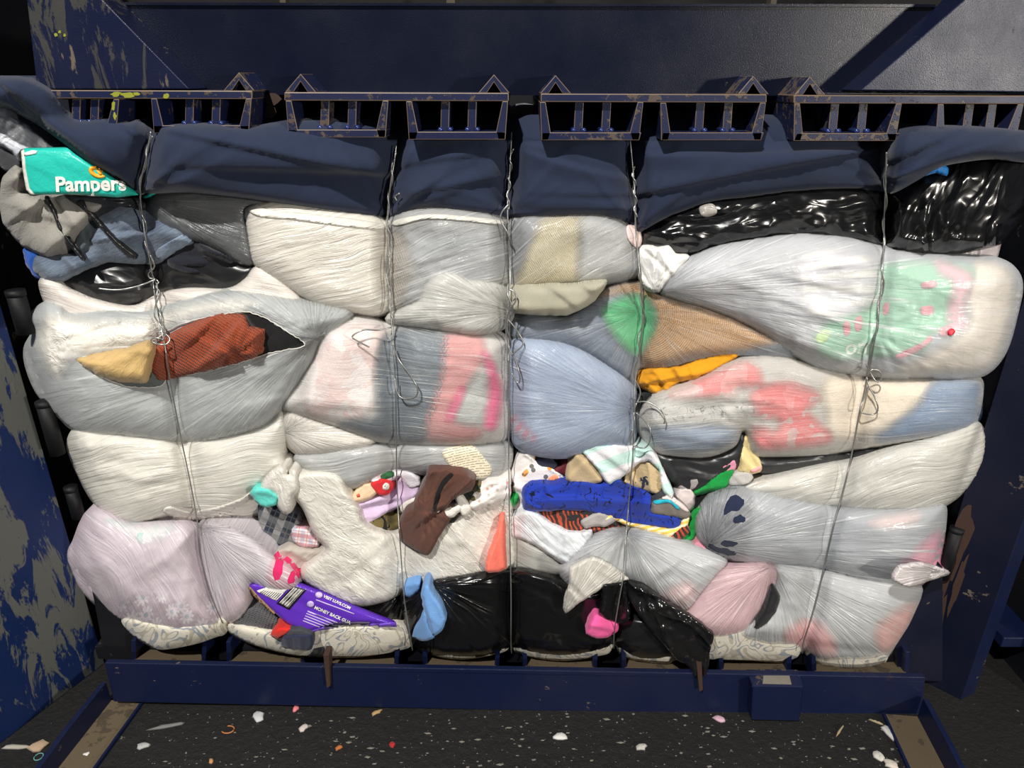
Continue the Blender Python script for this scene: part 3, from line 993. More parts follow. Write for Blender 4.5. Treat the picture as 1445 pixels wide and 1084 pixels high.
def bag(label, poly, mat, base, Y=0.0, bulge=.05, R=45, w=(), step=4, inside_=(), holes=(), groove=1.0, lump=.006, grow=4, back=.1, name='plastic_bag', flaps=(), tilt=None):
    if mat is not BK and mat is not BKs and mat is not BK2 and name != 'black_bag':
        w = [(q[0], q[1], q[2], q[3] * .32, *q[4:]) if q[0] == 'd' else ((*q[:4], q[4] * .62, q[5]) if q[0] == 'f' else q) for q in w]
        w = w + [('g', q[1], q[2], q[3] * 2.4, q[4] * 1.0, q[5]) for q in w if q[0] == 'f'] + [('s', q[1] + 6, 30, .004, 5) for q in w if q[0] == 'd'][:1]
        w = [(*q[:4], q[4] * .45, q[5]) if q[0] == 'f' else q for q in w]
        w = w + [('c', 46, .005), ('c', 19, .0018), ('n', 70, .005)]
    s = Surf(poly, Y=Y, bulge=bulge * .88, R=R * .8, w=w, groove=groove, grow=grow, step=step, lump=lump, tilt=tilt)
    r = empty(name, base_pt(s.P), label, 'bag')
    f = sheet('film', mat, s, holes=holes, back=.05, cap=False, parent=r)
    if base is not None:
        c = sheet('packed_clothes', base, s, Yoff=.0055, step=max(step, 5), back=min(back, .12), parent=r, reg=False)
    for q in inside_:
        nm, lb, ct, pl, mt = q[:5]
        yo = q[5] if len(q) > 5 else .0028
        sf = yo > .0011
        o = sheet(nm, soften(mt) if sf else mt, s, poly=pl, Yoff=yo, step=4, back=.012, reg=False, grow=6 if sf else 0, rim=15 if sf else 0)
        tag(o, lb, ct)
    for hl in holes:
        if len(hl) < 10: continue
        q = smooth_poly(hl, 4)
        q = q + (np.random.RandomState(3).rand(*q.shape) - .5) * 1.5
        q = np.vstack([q, q[:1]])
        tube('torn_rim', PT(q[:, 0], q[:, 1], s.Y(q[:, 0], q[:, 1]) - .0005), .0009, WO, r, 6)
    for nm, pl, mt in flaps:
        big = nm == 'folded_edge'
        sheet(nm, soften(mt) if big else mt, s, poly=pl, Yoff=-.002 if big else -.004, step=3, back=.001 if big else .006, parent=r, rim=20 if big else 0, holes=holes if big else ())
    return r, s


WX = film((222, 218, 209), .78, rough=.3, iso=True)
W_ = film((228, 225, 217), .58)                # milky white
WG = film((205, 205, 201), .38)                # clearer
WC = film((220, 222, 222), .40, fv=22)         # clear
WO = film((218, 214, 205), .8, rough=.38)     # near opaque white
GR = film((176, 182, 184), .55)                # grey film
SM = film((96, 98, 100), .62, rough=.25)       # smoky
BK = black_plastic(fine=.75)
BK2 = black_plastic((15, 15, 16), .22, .45)
BKs = black_plastic((26, 26, 27), .35, .7)
c_white = cloth((225, 222, 216)); c_pale = cloth((205, 200, 192)); c_grey = cloth((120, 124, 130)); c_lgrey = cloth((168, 170, 172))
c_beige = cloth((204, 190, 166)); c_cream = cloth((226, 208, 166)); c_navyg = cloth((70, 82, 98)); c_bluegr = cloth((120, 138, 164))
c_pink = cloth((220, 150, 152)); c_dpink = cloth((190, 112, 112)); c_hot = cloth((236, 60, 130)); c_mint = cloth((120, 205, 160))
c_black = cloth((18, 18, 20)); c_red = cloth((214, 70, 74)); c_blue = cloth((92, 122, 164))

# dark rag backing added to block light and keep the gaps black
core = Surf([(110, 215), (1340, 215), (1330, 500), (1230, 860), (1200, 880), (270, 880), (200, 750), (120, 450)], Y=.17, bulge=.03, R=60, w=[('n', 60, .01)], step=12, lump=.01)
tag(sheet('dark_backing', cloth((16, 16, 18)), core, back=.3, reg=False), 'added dark rag backing that fills the gaps between the bags with shade', 'rags')

# ---- patterned cover along the bottom
quilt = cloth((214, 208, 192), 'damask', (180, 173, 156), (146, 152, 158), k=1.7)
cov = empty('patterned_cover', PT(np.array(700.), np.array(930.), np.array(.05)), 'cream quilted cover with grey scrolls showing along the bale bottom', 'fabric cover')
for i, pl in enumerate([
    [(176, 872), (250, 880), (316, 868), (319, 892), (300, 900), (272, 909), (228, 916), (205, 908), (184, 893)],
    [(318, 880), (336, 880), (400, 888), (470, 880), (574, 880), (581, 908), (560, 918), (500, 927), (430, 926), (372, 914), (340, 902), (324, 892)],
    [(581, 880), (650, 880), (719, 880), (719, 908), (706, 921), (650, 930), (605, 922), (586, 910)],
    [(722, 880), (790, 880), (866, 870), (864, 915), (840, 926), (790, 932), (735, 923), (724, 912)],
    [(868, 880), (930, 870), (1000, 880), (1060, 880), (1134, 890), (1132, 920), (1108, 934), (1050, 931), (960, 930), (940, 938), (890, 930), (872, 918)],
    [(1136, 890), (1200, 900), (1252, 905), (1254, 932), (1240, 941), (1205, 945), (1160, 940), (1136, 924)]]):
    s = Surf(pl, Y=-.03, bulge=.03, R=16, w=[('n', 40, .003), ('d', 4, 14, .0015)], grow=1, step=4)
    sheet('cover_fold', quilt, s, back=.12, parent=cov, uvspec=('s', 0))

# ---- navy cloth over the top
navy = cloth((31, 40, 62), weave=.35)
nv = empty('navy_cloth', PT(np.array(720.), np.array(300.), np.array(0.)), 'navy blue cotton sheet draped over the whole top of the bale', 'cloth')
TOPC = [
    ('fold', [(-40, 112), (0, 112), (30, 114), (68, 132), (95, 162), (112, 172), (150, 171), (178, 175), (196, 172), (214, 186), (213, 215), (204, 250), (197, 273), (176, 256), (150, 242), (128, 229), (102, 208), (78, 190), (52, 172), (30, 160), (10, 150), (-40, 146)],
     -.125, .035, 28, [('s', 38, 29, 0.0135, 8), ('g', 200, 272, 26, 0.0090, 156)]),
    ('fold', [(218, 186), (240, 179), (300, 177), (345, 181), (400, 174), (470, 168), (556, 180), (557, 215), (548, 290), (544, 307), (500, 303), (440, 294), (390, 285), (330, 276), (260, 269), (206, 270), (204, 258), (208, 225)],
     -.015, .035, 30, [('s', 8, 39, 0.0105, 9), ('g', 202, 270, 22, 0.0090, 117), ('g', 547, 303, 26, 0.0105, 143)]),
    ('fold', [(560, 165), (640, 160), (719, 165), (720, 225), (716, 290), (716, 306), (680, 300), (640, 295), (590, 292), (556, 306), (549, 303), (550, 285), (558, 220)],
     -.015, .036, 28, [('s', -6, 27, 0.0090, 7), ('g', 717, 298, 24, 0.0090, 117), ('g', 549, 303, 24, 0.0090, 117)]),
    ('fold', [(723, 165), (800, 165), (886, 168), (890, 235), (896, 318), (880, 310), (840, 302), (780, 303), (720, 306), (717, 292), (721, 225)],
     -.015, .036, 28, [('s', 2, 27, 0.0090, 7), ('g', 718, 298, 24, 0.0105, 117), ('g', 897, 316, 28, 0.0075, 117)]),
    ('fold', [(893, 165), (1000, 160), (1120, 168), (1246, 190), (1250, 230), (1248, 268), (1200, 264), (1120, 268), (1050, 277), (1008, 282), (960, 297), (925, 312), (902, 328), (896, 318), (891, 235)],
     -.02, .038, 30, [('s', -9, 36, 0.0105, 10), ('g', 898, 322, 26, 0.0090, 143), ('g', 1250, 255, 26, 0.0060, 91)]),
    ('fold', [(1254, 212), (1268, 192), (1300, 183), (1350, 181), (1400, 183), (1450, 188), (1490, 200), (1490, 228), (1440, 226), (1400, 222), (1360, 226), (1325, 234), (1290, 254), (1262, 269), (1252, 266), (1252, 232)],
     -.09, .036, 26, [('s', -18, 27, 0.0105, 7), ('g', 1253, 258, 22, 0.0090, 117)]),
]
for nm, pl, y, b, R, w in TOPC:
    tl_ = {(218, 186): (.00018, .0006), (-40, 112): (0, .0007), (1254, 212): (0, .0005)}.get(pl[0])
    if pl[0] == (218, 186): y = -.048
    if pl[0] == (-40, 112): y = -.10
    s = Surf(pl, Y=y, tilt=tl_, bulge=b, R=R, w=w, grow=3, step=4, lump=.006, damp=7)
    sheet(nm, navy, s, back=.45, parent=nv, uvspec=('s', 0))

# ---- upper left corner
garm('plastic_wrap', 'crumpled shiny white plastic above the teal carton corner', 'plastic wrap', [(-20, 148), (8, 151), (20, 163), (40, 175), (58, 192), (78, 209), (32, 212), (27, 226), (12, 210), (-20, 195)],
     film((190, 193, 200), .85, rough=.2, fv=12), Y=-.012, bulge=.03, R=14, w=[('d', 35, 10, .008), ('c', 16, .012)])
garm('grey_rag', 'dark grey rag under the white plastic at the far left', 'rag', [(-20, 190), (12, 206), (28, 225), (30, 245), (8, 240), (-20, 215)], cloth((58, 58, 62)), Y=.01, w=[('s', 40, 14, .003)])
garm('grey_sweater', 'bundled light grey knit sweater below the teal carton', 'sweater', [(4, 252), (22, 234), (34, 246), (42, 274), (70, 276), (118, 280), (150, 288), (128, 312), (108, 340), (96, 358), (66, 362), (30, 345), (6, 315), (0, 285)],
     cloth((122, 118, 112), 'heather', (166, 162, 154)), Y=.0, bulge=.045, R=26, w=[('g', 70, 258, 34, .022, 140), ('s', -35, 34, .022, 3), ('s', 30, 40, .014, 3)])
garm('slate_shirt', 'dark slate shirt piece between grey sweater and jeans', 'shirt', [(104, 350), (112, 325), (128, 308), (150, 312), (146, 335), (132, 352), (110, 358)], cloth((74, 82, 86)), Y=-.008, bulge=.02, R=12, w=[('s', -50, 18, .004)])
garm('jeans', 'faded blue denim jeans at upper left by the first wire', 'jeans', [(132, 306), (158, 292), (190, 288), (220, 300), (250, 322), (272, 342), (252, 352), (222, 372), (190, 372), (150, 370), (118, 382), (92, 396), (62, 396), (48, 380), (52, 362), (96, 358), (120, 352)],
     cloth((50, 62, 84), 'denim', (122, 134, 148), k=1), Y=.004, bulge=.04, R=24, w=[('s', -22, 26, .015, 4), ('s', 40, 22, .008, 3)],
     kids=[('waistband', [(222, 352), (262, 330), (268, 342), (228, 366)], cloth((84, 102, 128), 'denim', (150, 164, 180)))])
garm('royal_blue_shirt', 'royal blue cloth at the left end beside the jeans', 'cloth', [(34, 352), (48, 350), (58, 366), (62, 392), (50, 390), (38, 374)], cloth((30, 84, 170)), Y=.02, bulge=.02, R=12, w=[('s', 70, 12, .004)])
garm('teal_tail', 'narrow torn teal carton strip right of the first wire', 'carton strip', [(200, 278), (210, 273), (226, 270), (214, 277), (204, 280)], card((40, 178, 164)), Y=-.02, bulge=.004, R=4, step=2.5, grow=0, back=.003)
# smoky film and its straps
bag('smoky grey plastic bag stretched from the first wire to the pale bag', [(204, 282), (240, 274), (300, 274), (345, 276), (398, 286), (368, 292), (350, 300), (352, 330), (358, 368), (338, 370), (312, 356), (280, 340), (245, 330), (214, 306)],
    SM, cloth((96, 98, 98)), Y=.004, bulge=.035, R=28, w=[('f', 204, 280, 9, .006, 140), ('c', 20, .003)], name='smoky_bag',
    inside_=[('grey_shirt', 'pale grey garment under smoky plastic by the first wire', 'shirt', [(250, 284), (300, 278), (345, 284), (346, 325), (318, 322), (280, 302)], c_lgrey)])
for nm, lb, pts in (('black_strap', 'thin black plastic strap crossing the grey sweater', [(64, 278), (76, 300), (86, 325), (104, 350), (118, 366)]),
                    ('black_strap', 'wider black plastic strap crossing the jeans toward the first wire', [(112, 284), (130, 305), (148, 325), (168, 345), (192, 364)])):
    a = np.array(pts, float); T = np.gradient(a, axis=0); N = np.stack([-T[:, 1], T[:, 0]], 1) / np.hypot(T[:, 0], T[:, 1])[:, None]
    wdt = 2.6 if 'thin' in lb else 3.6
    garm(nm, lb, 'strap', np.vstack([a + N * wdt, (a - N * wdt)[::-1]]), BKs, Y=-.045, bulge=.006, R=5, step=2.5, grow=0, back=.004)
garm('black_veil', 'dark film triangle hanging beneath the teal carton', 'plastic film', [(100, 279), (150, 280), (196, 281), (205, 296), (170, 290), (140, 304), (126, 312), (116, 296)], black_plastic((44, 46, 50), .4, .5), Y=-.03, bulge=.012, R=10, step=3, back=.004, w=[('f', 200, 282, 8, .003, 60)])
# teal carton
teal, tS = garm('teal_carton', 'torn teal diaper carton flap under the navy cloth, upper left', 'box', [(30, 213), (36, 209), (97, 208), (106, 217), (150, 246), (196, 275), (166, 279), (104, 274), (46, 275), (38, 268), (33, 240)], card((40, 182, 166)), Y=-.072, bulge=.008, R=7, sharp=True, grow=0, step=3, back=.006, lump=.002, w=[('s', 25, 40, .0016)],
     kids=[('torn_edge', [(29.5, 213), (33, 211), (36, 240), (41, 266), (48, 274.5), (44, 275), (37, 268), (32, 240)], plain('torn_paper', (206, 204, 196), .9), 1),
           ('bare_corner', [(33, 216), (45, 212), (52, 213), (50, 217), (40, 219), (34, 220)], plain('white_scuff', (224, 226, 222), .8), 1)])


def text_on(name, s, txt, o, r, u, size, mat, parent, bold=0.0, Yoff=-.0022, shear=0.0, depth=.0006):
    cu = bpy.data.curves.new('lettering', 'FONT'); cu.body = txt; cu.offset = bold; cu.shear = shear; cu.resolution_u = 4
    ob = bpy.data.objects.new('lettering', cu); COL.objects.link(ob)
    bpy.context.view_layer.update()
    me = bpy.data.meshes.new_from_object(ob.evaluated_get(bpy.context.evaluated_depsgraph_get()))
    V = np.array([v.co[:] for v in me.vertices]); Fs = [list(p.vertices) for p in me.polygons]
    bpy.data.objects.remove(ob); bpy.data.curves.remove(cu); bpy.data.meshes.remove(me)
    px = o[0] + (V[:, 0] * r[0] + V[:, 1] * u[0]) * size; py = o[1] + (V[:, 0] * r[1] + V[:, 1] * u[1]) * size
    W = PT(px, py, s.Y(px, py) + Yoff)
    return mesh_obj(name, W, Fs, mat, parent, smooth=False)


def flat_on(name, s, pl, mat, parent, Yoff=-.0022, step=3):
    return sheet(name, mat, s, poly=pl, Yoff=Yoff, step=step, back=.0008, parent=parent, reg=False, sharp=True)


m_wht = plain('white_print', (236, 234, 226), .45)
m_org = plain('orange_print', (238, 164, 30), .45)
text_on('lettering', tS, 'Pampers', (78, 270), (1, -.02), (-.06, -1), 29, m_wht, teal, bold=.03)
th = np.linspace(.3, 5.6, 26)
oc = np.stack([137 + 12 * np.cos(th), 243 + 8 * np.sin(th) + 3 * np.cos(th)], 1)
ic = np.stack([137 + 8 * np.cos(th), 243 + 4.6 * np.sin(th) + 3 * np.cos(th)], 1)
flat_on('swirl_mark', tS, np.vstack([oc, ic[::-1]]), m_org, teal, step=2.5)
flat_on('swirl_mark', tS, [(136, 240), (142, 240), (145, 245), (141, 247), (138, 244)], m_org, teal, step=2.5)

# ---- black bag under the jeans
bag('black plastic bag below the jeans on the left', [(88, 400), (108, 386), (150, 372), (192, 372), (228, 370), (256, 350), (280, 342), (312, 358), (340, 372), (362, 378), (350, 398), (325, 410), (280, 412), (232, 418), (196, 432), (150, 430), (108, 416)],
    BKs, None, Y=.02, bulge=.03, R=24, w=[('d', 8, 12, .003), ('n', 40, .006)], name='black_bag')
garm('navy_sweatshirt', 'very dark navy sweatshirt inside the gap over the black bag', 'sweatshirt', [(236, 366), (262, 346), (285, 344), (312, 356), (330, 368), (310, 382), (262, 386), (240, 380)], cloth((24, 26, 36)), Y=.004, bulge=.025, R=16, w=[('s', 15, 16, .006, 4)])

# ---- row of pale bags on the left
bag('white bag with rosy contents lying over the black bag, left', [(58, 398), (80, 398), (104, 412), (140, 426), (188, 434), (226, 416), (262, 409), (320, 410), (346, 396), (362, 378), (384, 384), (408, 404), (424, 424), (440, 445), (360, 450), (220, 460), (110, 460), (74, 440)],
    W_, cloth((214, 196, 192)), Y=.002, bulge=.04, R=26, w=[('d', 12, 10, .004), ('f', 66, 400, 10, .004, 90)])
torn_hole = [(110, 508), (138, 500), (178, 493), (216, 480), (246, 462), (280, 450), (312, 444), (346, 440), (372, 448), (402, 466), (430, 486), (404, 494), (376, 500), (340, 512), (306, 520), (270, 528), (238, 533), (228, 544), (206, 547), (178, 545), (152, 536), (128, 524)]
tb, tbS = bag('large torn translucent bag with rust sweater showing, left side', [(42, 450), (62, 430), (82, 432), (104, 444), (150, 440), (200, 442), (250, 428), (300, 416), (350, 414), (410, 424), (462, 432), (494, 441), (478, 464), (452, 486), (440, 512), (416, 545), (398, 572), (372, 598), (330, 612), (270, 622), (180, 614), (112, 607), (84, 586), (56, 556), (40, 520), (37, 492), (48, 468)],
    film((195, 198, 198), 0.45), cloth((166, 169, 169)), Y=-.02, bulge=.065, R=60, w=[('f', 445, 478, 10, .006, 220), ('d', -14, 13, .0035), ('f', 70, 500, 9, .004, 90)], holes=[torn_hole], back=.3, flaps=[('folded_edge', [(46, 480), (58, 444), (84, 438), (120, 446), (200, 444), (270, 424), (340, 418), (366, 426), (346, 440), (310, 444), (276, 450), (244, 463), (214, 480), (176, 492), (138, 500), (108, 508), (84, 540), (60, 520)], WX)],
    inside_=[('dark_grey_knit', 'dark grey speckled knit at the bottom of the torn opening', 'knitwear', [(150, 532), (206, 536), (216, 520), (240, 520), (240, 548), (190, 552), (156, 546)], cloth((66, 72, 72), 'heather', (110, 116, 114)), .001),
             ('black_shirt', 'black cloth at the right end of the torn opening', 'shirt', [(340, 434), (374, 440), (410, 462), (440, 486), (400, 500), (362, 505), (356, 470)], c_black, .0025)])
garm('tan_bag', 'yellow-tan leather-like bag in the torn opening', 'handbag', [(106, 508), (140, 497), (180, 490), (214, 478), (224, 492), (216, 520), (206, 541), (170, 540), (136, 530)], cloth((200, 168, 112), rough=.45), Y=-.062, bulge=.045, R=20, w=[('g', 216, 480, 34, .008, 90), ('s', 20, 30, .006, 3)], back=.03)
sw = Surf([(212, 520), (216, 492), (236, 474), (262, 458), (284, 450), (314, 442), (344, 443), (352, 460), (374, 464), (376, 484), (372, 500), (340, 512), (306, 521), (262, 530), (236, 538), (222, 536)], Y=-.066, bulge=.034, R=18, w=[('s', -60, 34, .018, 3), ('g', 330, 500, 30, .014, 90)], grow=1, damp=4, tens=.5)
tag(sheet('rust_sweater', cloth((172, 76, 40), 'knit', k=1.6), sw, back=.05), 'rust orange chunky knit sweater in the torn bag', 'sweater')
bag('white bag rolled into a hollow end, left below the torn bag', [(98, 622), (108, 606), (130, 606), (180, 613), (270, 621), (330, 612), (372, 598), (398, 582), (404, 612), (398, 640), (404, 660), (386, 676), (362, 692), (330, 714), (284, 728), (250, 722), (216, 730), (184, 736), (152, 722), (130, 702), (112, 668), (100, 640)],
    W_, cloth((216, 212, 200)), Y=-.005, bulge=.055, R=48, w=[('d', -12, 11, .0045), ('f', 405, 640, 9, .005, 150), ('f', 118, 650, 10, .005, 70)], back=.3,
    flaps=[('twisted_neck', [(230, 722), (240, 716), (262, 722), (300, 718), (336, 706), (362, 692), (372, 712), (360, 735), (346, 756), (352, 735), (330, 728), (290, 736), (252, 734)], WO)])
bag('lavender-white bag with daisy print showing, lower left corner', [(128, 722), (152, 724), (184, 738), (240, 738), (280, 742), (284, 782), (296, 832), (318, 876), (300, 892), (250, 894), (194, 882), (146, 858), (118, 832), (104, 806), (97, 784), (106, 764), (116, 738)],
    film((217, 211, 217), 0.43), cloth((214, 196, 206)), Y=-.012, bulge=.075, R=70, w=[('d', 52, 9, .0035, 12), ('f', 280, 740, 10, .006, 140)], back=.3,
    inside_=[('daisy_shirt', 'pink-grey daisy print garment inside the lower left bag', 'shirt', [(170, 868), (180, 846), (220, 838), (262, 850), (300, 838), (318, 872), (290, 890), (240, 892)], cloth((186, 160, 172), 'daisy', (236, 228, 232), (150, 190, 200), k=1.5), .0012),
             ('mint_print', 'mint and white print cloth at the top of the lower left bag', 'cloth', [(148, 732), (184, 740), (244, 742), (232, 756), (206, 766), (178, 752)], cloth((196, 224, 214), 'camo', (226, 230, 224), (128, 208, 192), k=1.4), .0012)])
garm('white_tuft', 'small white plastic tuft at the lower left bag edge', 'plastic film', [(98, 778), (108, 768), (120, 800), (136, 838), (126, 840), (108, 816), (100, 800)], WO, Y=.01, bulge=.02, R=8, w=[('d', 60, 7, .002)])
bag('lavender arm-shaped bag end lying beside the daisy bag', [(283, 742), (312, 743), (340, 752), (366, 768), (386, 786), (408, 798), (420, 814), (418, 830), (402, 836), (380, 832), (356, 822), (350, 834), (348, 856), (336, 872), (318, 876), (302, 850), (290, 806), (284, 776)],
    film((218, 213, 218), 0.59), cloth((214, 200, 208)), Y=-.03, bulge=.05, R=32, w=[('f', 284, 745, 9, .005, 130), ('d', 38, 9, .003)], back=.2,
    holes=[[(384, 812), (390, 792), (398, 788), (400, 800), (392, 820)], [(406, 824), (410, 806), (416, 808), (415, 822)]],
    inside_=[('hot_pink_cloth', 'hot pink cloth in the tears of the lavender bag end', 'cloth', [(376, 822), (386, 786), (402, 784), (422, 804), (416, 832), (396, 832)], cloth((226, 40, 106)), .001),
             ('rose_cloth', 'rose pink cloth in the lavender bag end near the carton', 'cloth', [(310, 872), (318, 836), (340, 826), (348, 846), (336, 870), (322, 876)], cloth((222, 176, 188)), .0028)])

# ---- white bag neck, plaid shirt and neighbours
garm('plaid_shirt', 'navy and grey plaid shirt in the gap left of centre', 'shirt', [(366, 712), (384, 700), (400, 690), (420, 700), (424, 730), (436, 750), (462, 772), (440, 782), (410, 782), (384, 772), (370, 752), (366, 735)], cloth((40, 48, 62), 'plaid', (150, 148, 146), (96, 96, 98), k=4.2, rot=.5), Y=.012, bulge=.03, R=18, w=[('s', 50, 20, .006, 4)])
garm('checked_cuff', 'white shirt piece with red and navy check beside the plaid', 'shirt', [(412, 748), (430, 745), (444, 762), (448, 770), (424, 772), (414, 760)], cloth((224, 216, 218), 'plaid', (186, 190, 206), (190, 96, 104), k=8, rot=.2), Y=-.012, bulge=.012, R=8, w=[('s', 20, 12, .003)])
garm('grey_strip', 'light grey cloth strip below the plaid shirt', 'cloth', [(388, 780), (410, 770), (440, 776), (464, 774), (440, 790), (428, 806), (412, 802), (396, 792)], cloth((176, 168, 158)), Y=-.012, bulge=.02, R=10, w=[('s', 20, 12, .004)])
garm('turquoise_cloth', 'turquoise cloth knot by the white bag neck, left of centre', 'cloth', [(354, 696), (362, 688), (378, 690), (392, 702), (388, 712), (374, 714), (362, 708)], cloth((98, 208, 196)), Y=-.05, bulge=.022, R=10, w=[('s', 15, 12, .005)])
bag('crumpled white bag neck hanging over the plaid shirt', [(370, 690), (380, 672), (398, 660), (406, 672), (416, 664), (420, 690), (412, 702), (410, 718), (402, 722), (394, 712), (392, 700), (382, 692)], WX, c_white, Y=-.04, bulge=.03, R=14, w=[('d', 70, 8, .004), ('c', 16, .004)], step=3, back=.06, name='bag_neck')
garm('navy_rag', 'dark blue-grey rag in the gap above the bag neck', 'rag', [(388, 640), (400, 622), (410, 640), (416, 660), (404, 664), (394, 652)], cloth((66, 80, 96)), Y=.03, bulge=.02, R=10, w=[('s', 60, 10, .004)])

# ---- top centre bags
bag('beige-white bag top left of centre under the navy cloth', [(347, 302), (352, 292), (380, 286), (430, 290), (480, 299), (544, 310), (552, 320), (552, 380), (550, 440), (500, 440), (456, 432), (412, 407), (374, 382), (358, 366), (352, 335)],
    W_, cloth((214, 202, 186)), Y=-.005, bulge=.06, R=48, w=[('d', -16, 11, .004, 10), ('f', 360, 372, 9, .005, 140), ('d', 80, 8, .0018, 5)], back=.3,
    flaps=[('folded_rim', [(350, 296), (360, 289), (378, 296), (440, 303), (500, 310), (544, 318), (544, 324), (480, 318), (410, 309), (366, 305)], WO)])
bag('clear bag with grey knit, top centre between second and third wires', [(552, 306), (590, 293), (650, 295), (714, 307), (717, 340), (719, 404), (700, 420), (650, 440), (600, 446), (552, 442), (548, 400), (550, 340)],
    film((207, 207, 204), 0.36), cloth((116, 118, 122)), Y=-.008, bulge=.06, R=46, w=[('d', -20, 10, .004, 11), ('f', 716, 396, 10, .005, 140)], back=.3,
    inside_=[('beige_knit', 'beige knit at the left of the clear top centre bag', 'knitwear', [(550, 330), (574, 340), (580, 380), (566, 430), (548, 440)], cloth((206, 190, 168), 'knit', k=2)),
             ('grey_blue_jersey', 'blue-grey jersey inside the clear top centre bag', 'jersey', [(586, 330), (700, 326), (716, 390), (640, 400), (590, 380)], cloth((120, 126, 136), 'heather', (150, 154, 160)))],
    flaps=[('folded_rim', [(556, 312), (600, 303), (650, 305), (708, 312), (708, 317), (650, 311), (600, 309), (558, 319)], WO)])
bag('clear bag with cream sweater panel, right of the third wire', [(720, 308), (780, 304), (840, 303), (884, 314), (904, 326), (906, 360), (904, 388), (870, 396), (820, 402), (770, 404), (722, 410), (718, 370)],
    film((207, 207, 204), 0.30), cloth((118, 122, 128)), Y=-.008, bulge=.055, R=42, w=[('d', -34, 10, .0035, 9), ('f', 902, 330, 10, .005, 110)], back=.3,
    inside_=[('cream_sweater', 'cream knit panel seen through the clear bag right of centre', 'sweater', [(728, 404), (738, 372), (756, 328), (766, 309), (818, 306), (818, 350), (814, 398), (770, 404)], cloth((252, 232, 184), 'knit', k=2.4)),
             ('grey_sweatshirt', 'grey sweatshirt beside the cream knit in the clear bag', 'sweatshirt', [(818, 306), (884, 318), (892, 360), (880, 392), (816, 398), (820, 350)], cloth((150, 152, 154), 'heather', (176, 176, 176))),
             ('blush_cloth', 'blush pink cloth end at the fourth wire, top', 'cloth', [(886, 318), (910, 320), (906, 340), (900, 350), (888, 340)], cloth((224, 200, 196)), -.004)])
garm('cream_terry', 'cream terry sweater bunched below the clear bag, centre', 'sweater', [(722, 406), (770, 404), (812, 402), (856, 398), (838, 424), (818, 436), (800, 444), (770, 444), (722, 440)], cloth((250, 242, 214), 'knit', k=3.4), Y=-.05, bulge=.04, R=14, w=[('s', 40, 26, .012, 4), ('n', 24, .004)])
bag('crumpled white bag bunched at the third wire, upper centre', [(548, 452), (566, 438), (592, 422), (600, 402), (618, 387), (642, 386), (664, 396), (696, 400), (716, 412), (722, 432), (720, 450), (704, 464), (672, 471), (636, 466), (596, 460)],
    film((211, 211, 206), 0.43), cloth((190, 188, 182)), Y=-.045, bulge=.035, R=24, w=[('f', 720, 440, 9, .006, 120), ('d', -18, 10, .005, 6), ('c', 22, .005)], back=.08, name='crumpled_bag')

# ---- middle row, centre
bag('clear bag with blue, green and peach clothes, right of centre', [(722, 448), (790, 448), (824, 432), (850, 410), (880, 398), (908, 396), (950, 418), (1004, 432), (1060, 456), (1108, 474), (1156, 510), (1100, 504), (1032, 500), (990, 506), (944, 518), (905, 522), (898, 548), (868, 524), (826, 498), (780, 484), (722, 480)],
    film((209, 207, 202), 0.26, fv=24), cloth((118, 130, 146)), Y=.0, bulge=.05, R=36, w=[('f', 905, 440, 10, .005, 130), ('d', 14, 9, .0035, 10)], back=.3,
    inside_=[('slate_fleece', 'slate blue garment left in the clear bag right of centre', 'sweatshirt', [(724, 450), (790, 450), (826, 436), (856, 430), (862, 470), (892, 500), (892, 540), (826, 496), (770, 482), (724, 478)], cloth((104, 120, 142))),
             ('green_tee', 'bright green shirt in the clear bag at the fourth wire', 'shirt', [(850, 440), (868, 424), (898, 416), (918, 428), (926, 456), (914, 482), (900, 500), (880, 488), (862, 466)], cloth((64, 188, 122)), .0012),
             ('peach_knit', 'peach orange knit in the clear bag right of the fourth wire', 'sweater', [(838, 420), (880, 400), (904, 398), (944, 420), (1000, 436), (1060, 460), (1098, 480), (1030, 496), (980, 500), (912, 516), (908, 480), (924, 452), (914, 426), (880, 414)], cloth((252, 186, 112), 'knit', k=2.2))])
garm('mustard_shirt', 'mustard yellow shirt below the peach clothes at the fourth wire', 'shirt', [(902, 522), (930, 518), (960, 516), (990, 506), (1028, 498), (1040, 502), (1014, 520), (984, 534), (958, 540), (942, 552), (924, 556), (904, 546), (898, 536)], cloth((214, 146, 26)), Y=-.01, bulge=.03, R=14, w=[('s', -16, 16, .006, 5), ('g', 900, 530, 16, .004, 70)])
garm('black_glove', 'small black cloth knot at the fourth wire below the mustard shirt', 'cloth', [(904, 562), (914, 556), (924, 560), (918, 570), (928, 580), (928, 588), (904, 586), (900, 574)], cloth((26, 26, 28)), Y=-.015, bulge=.02, R=8, w=[('c', 12, .006)])
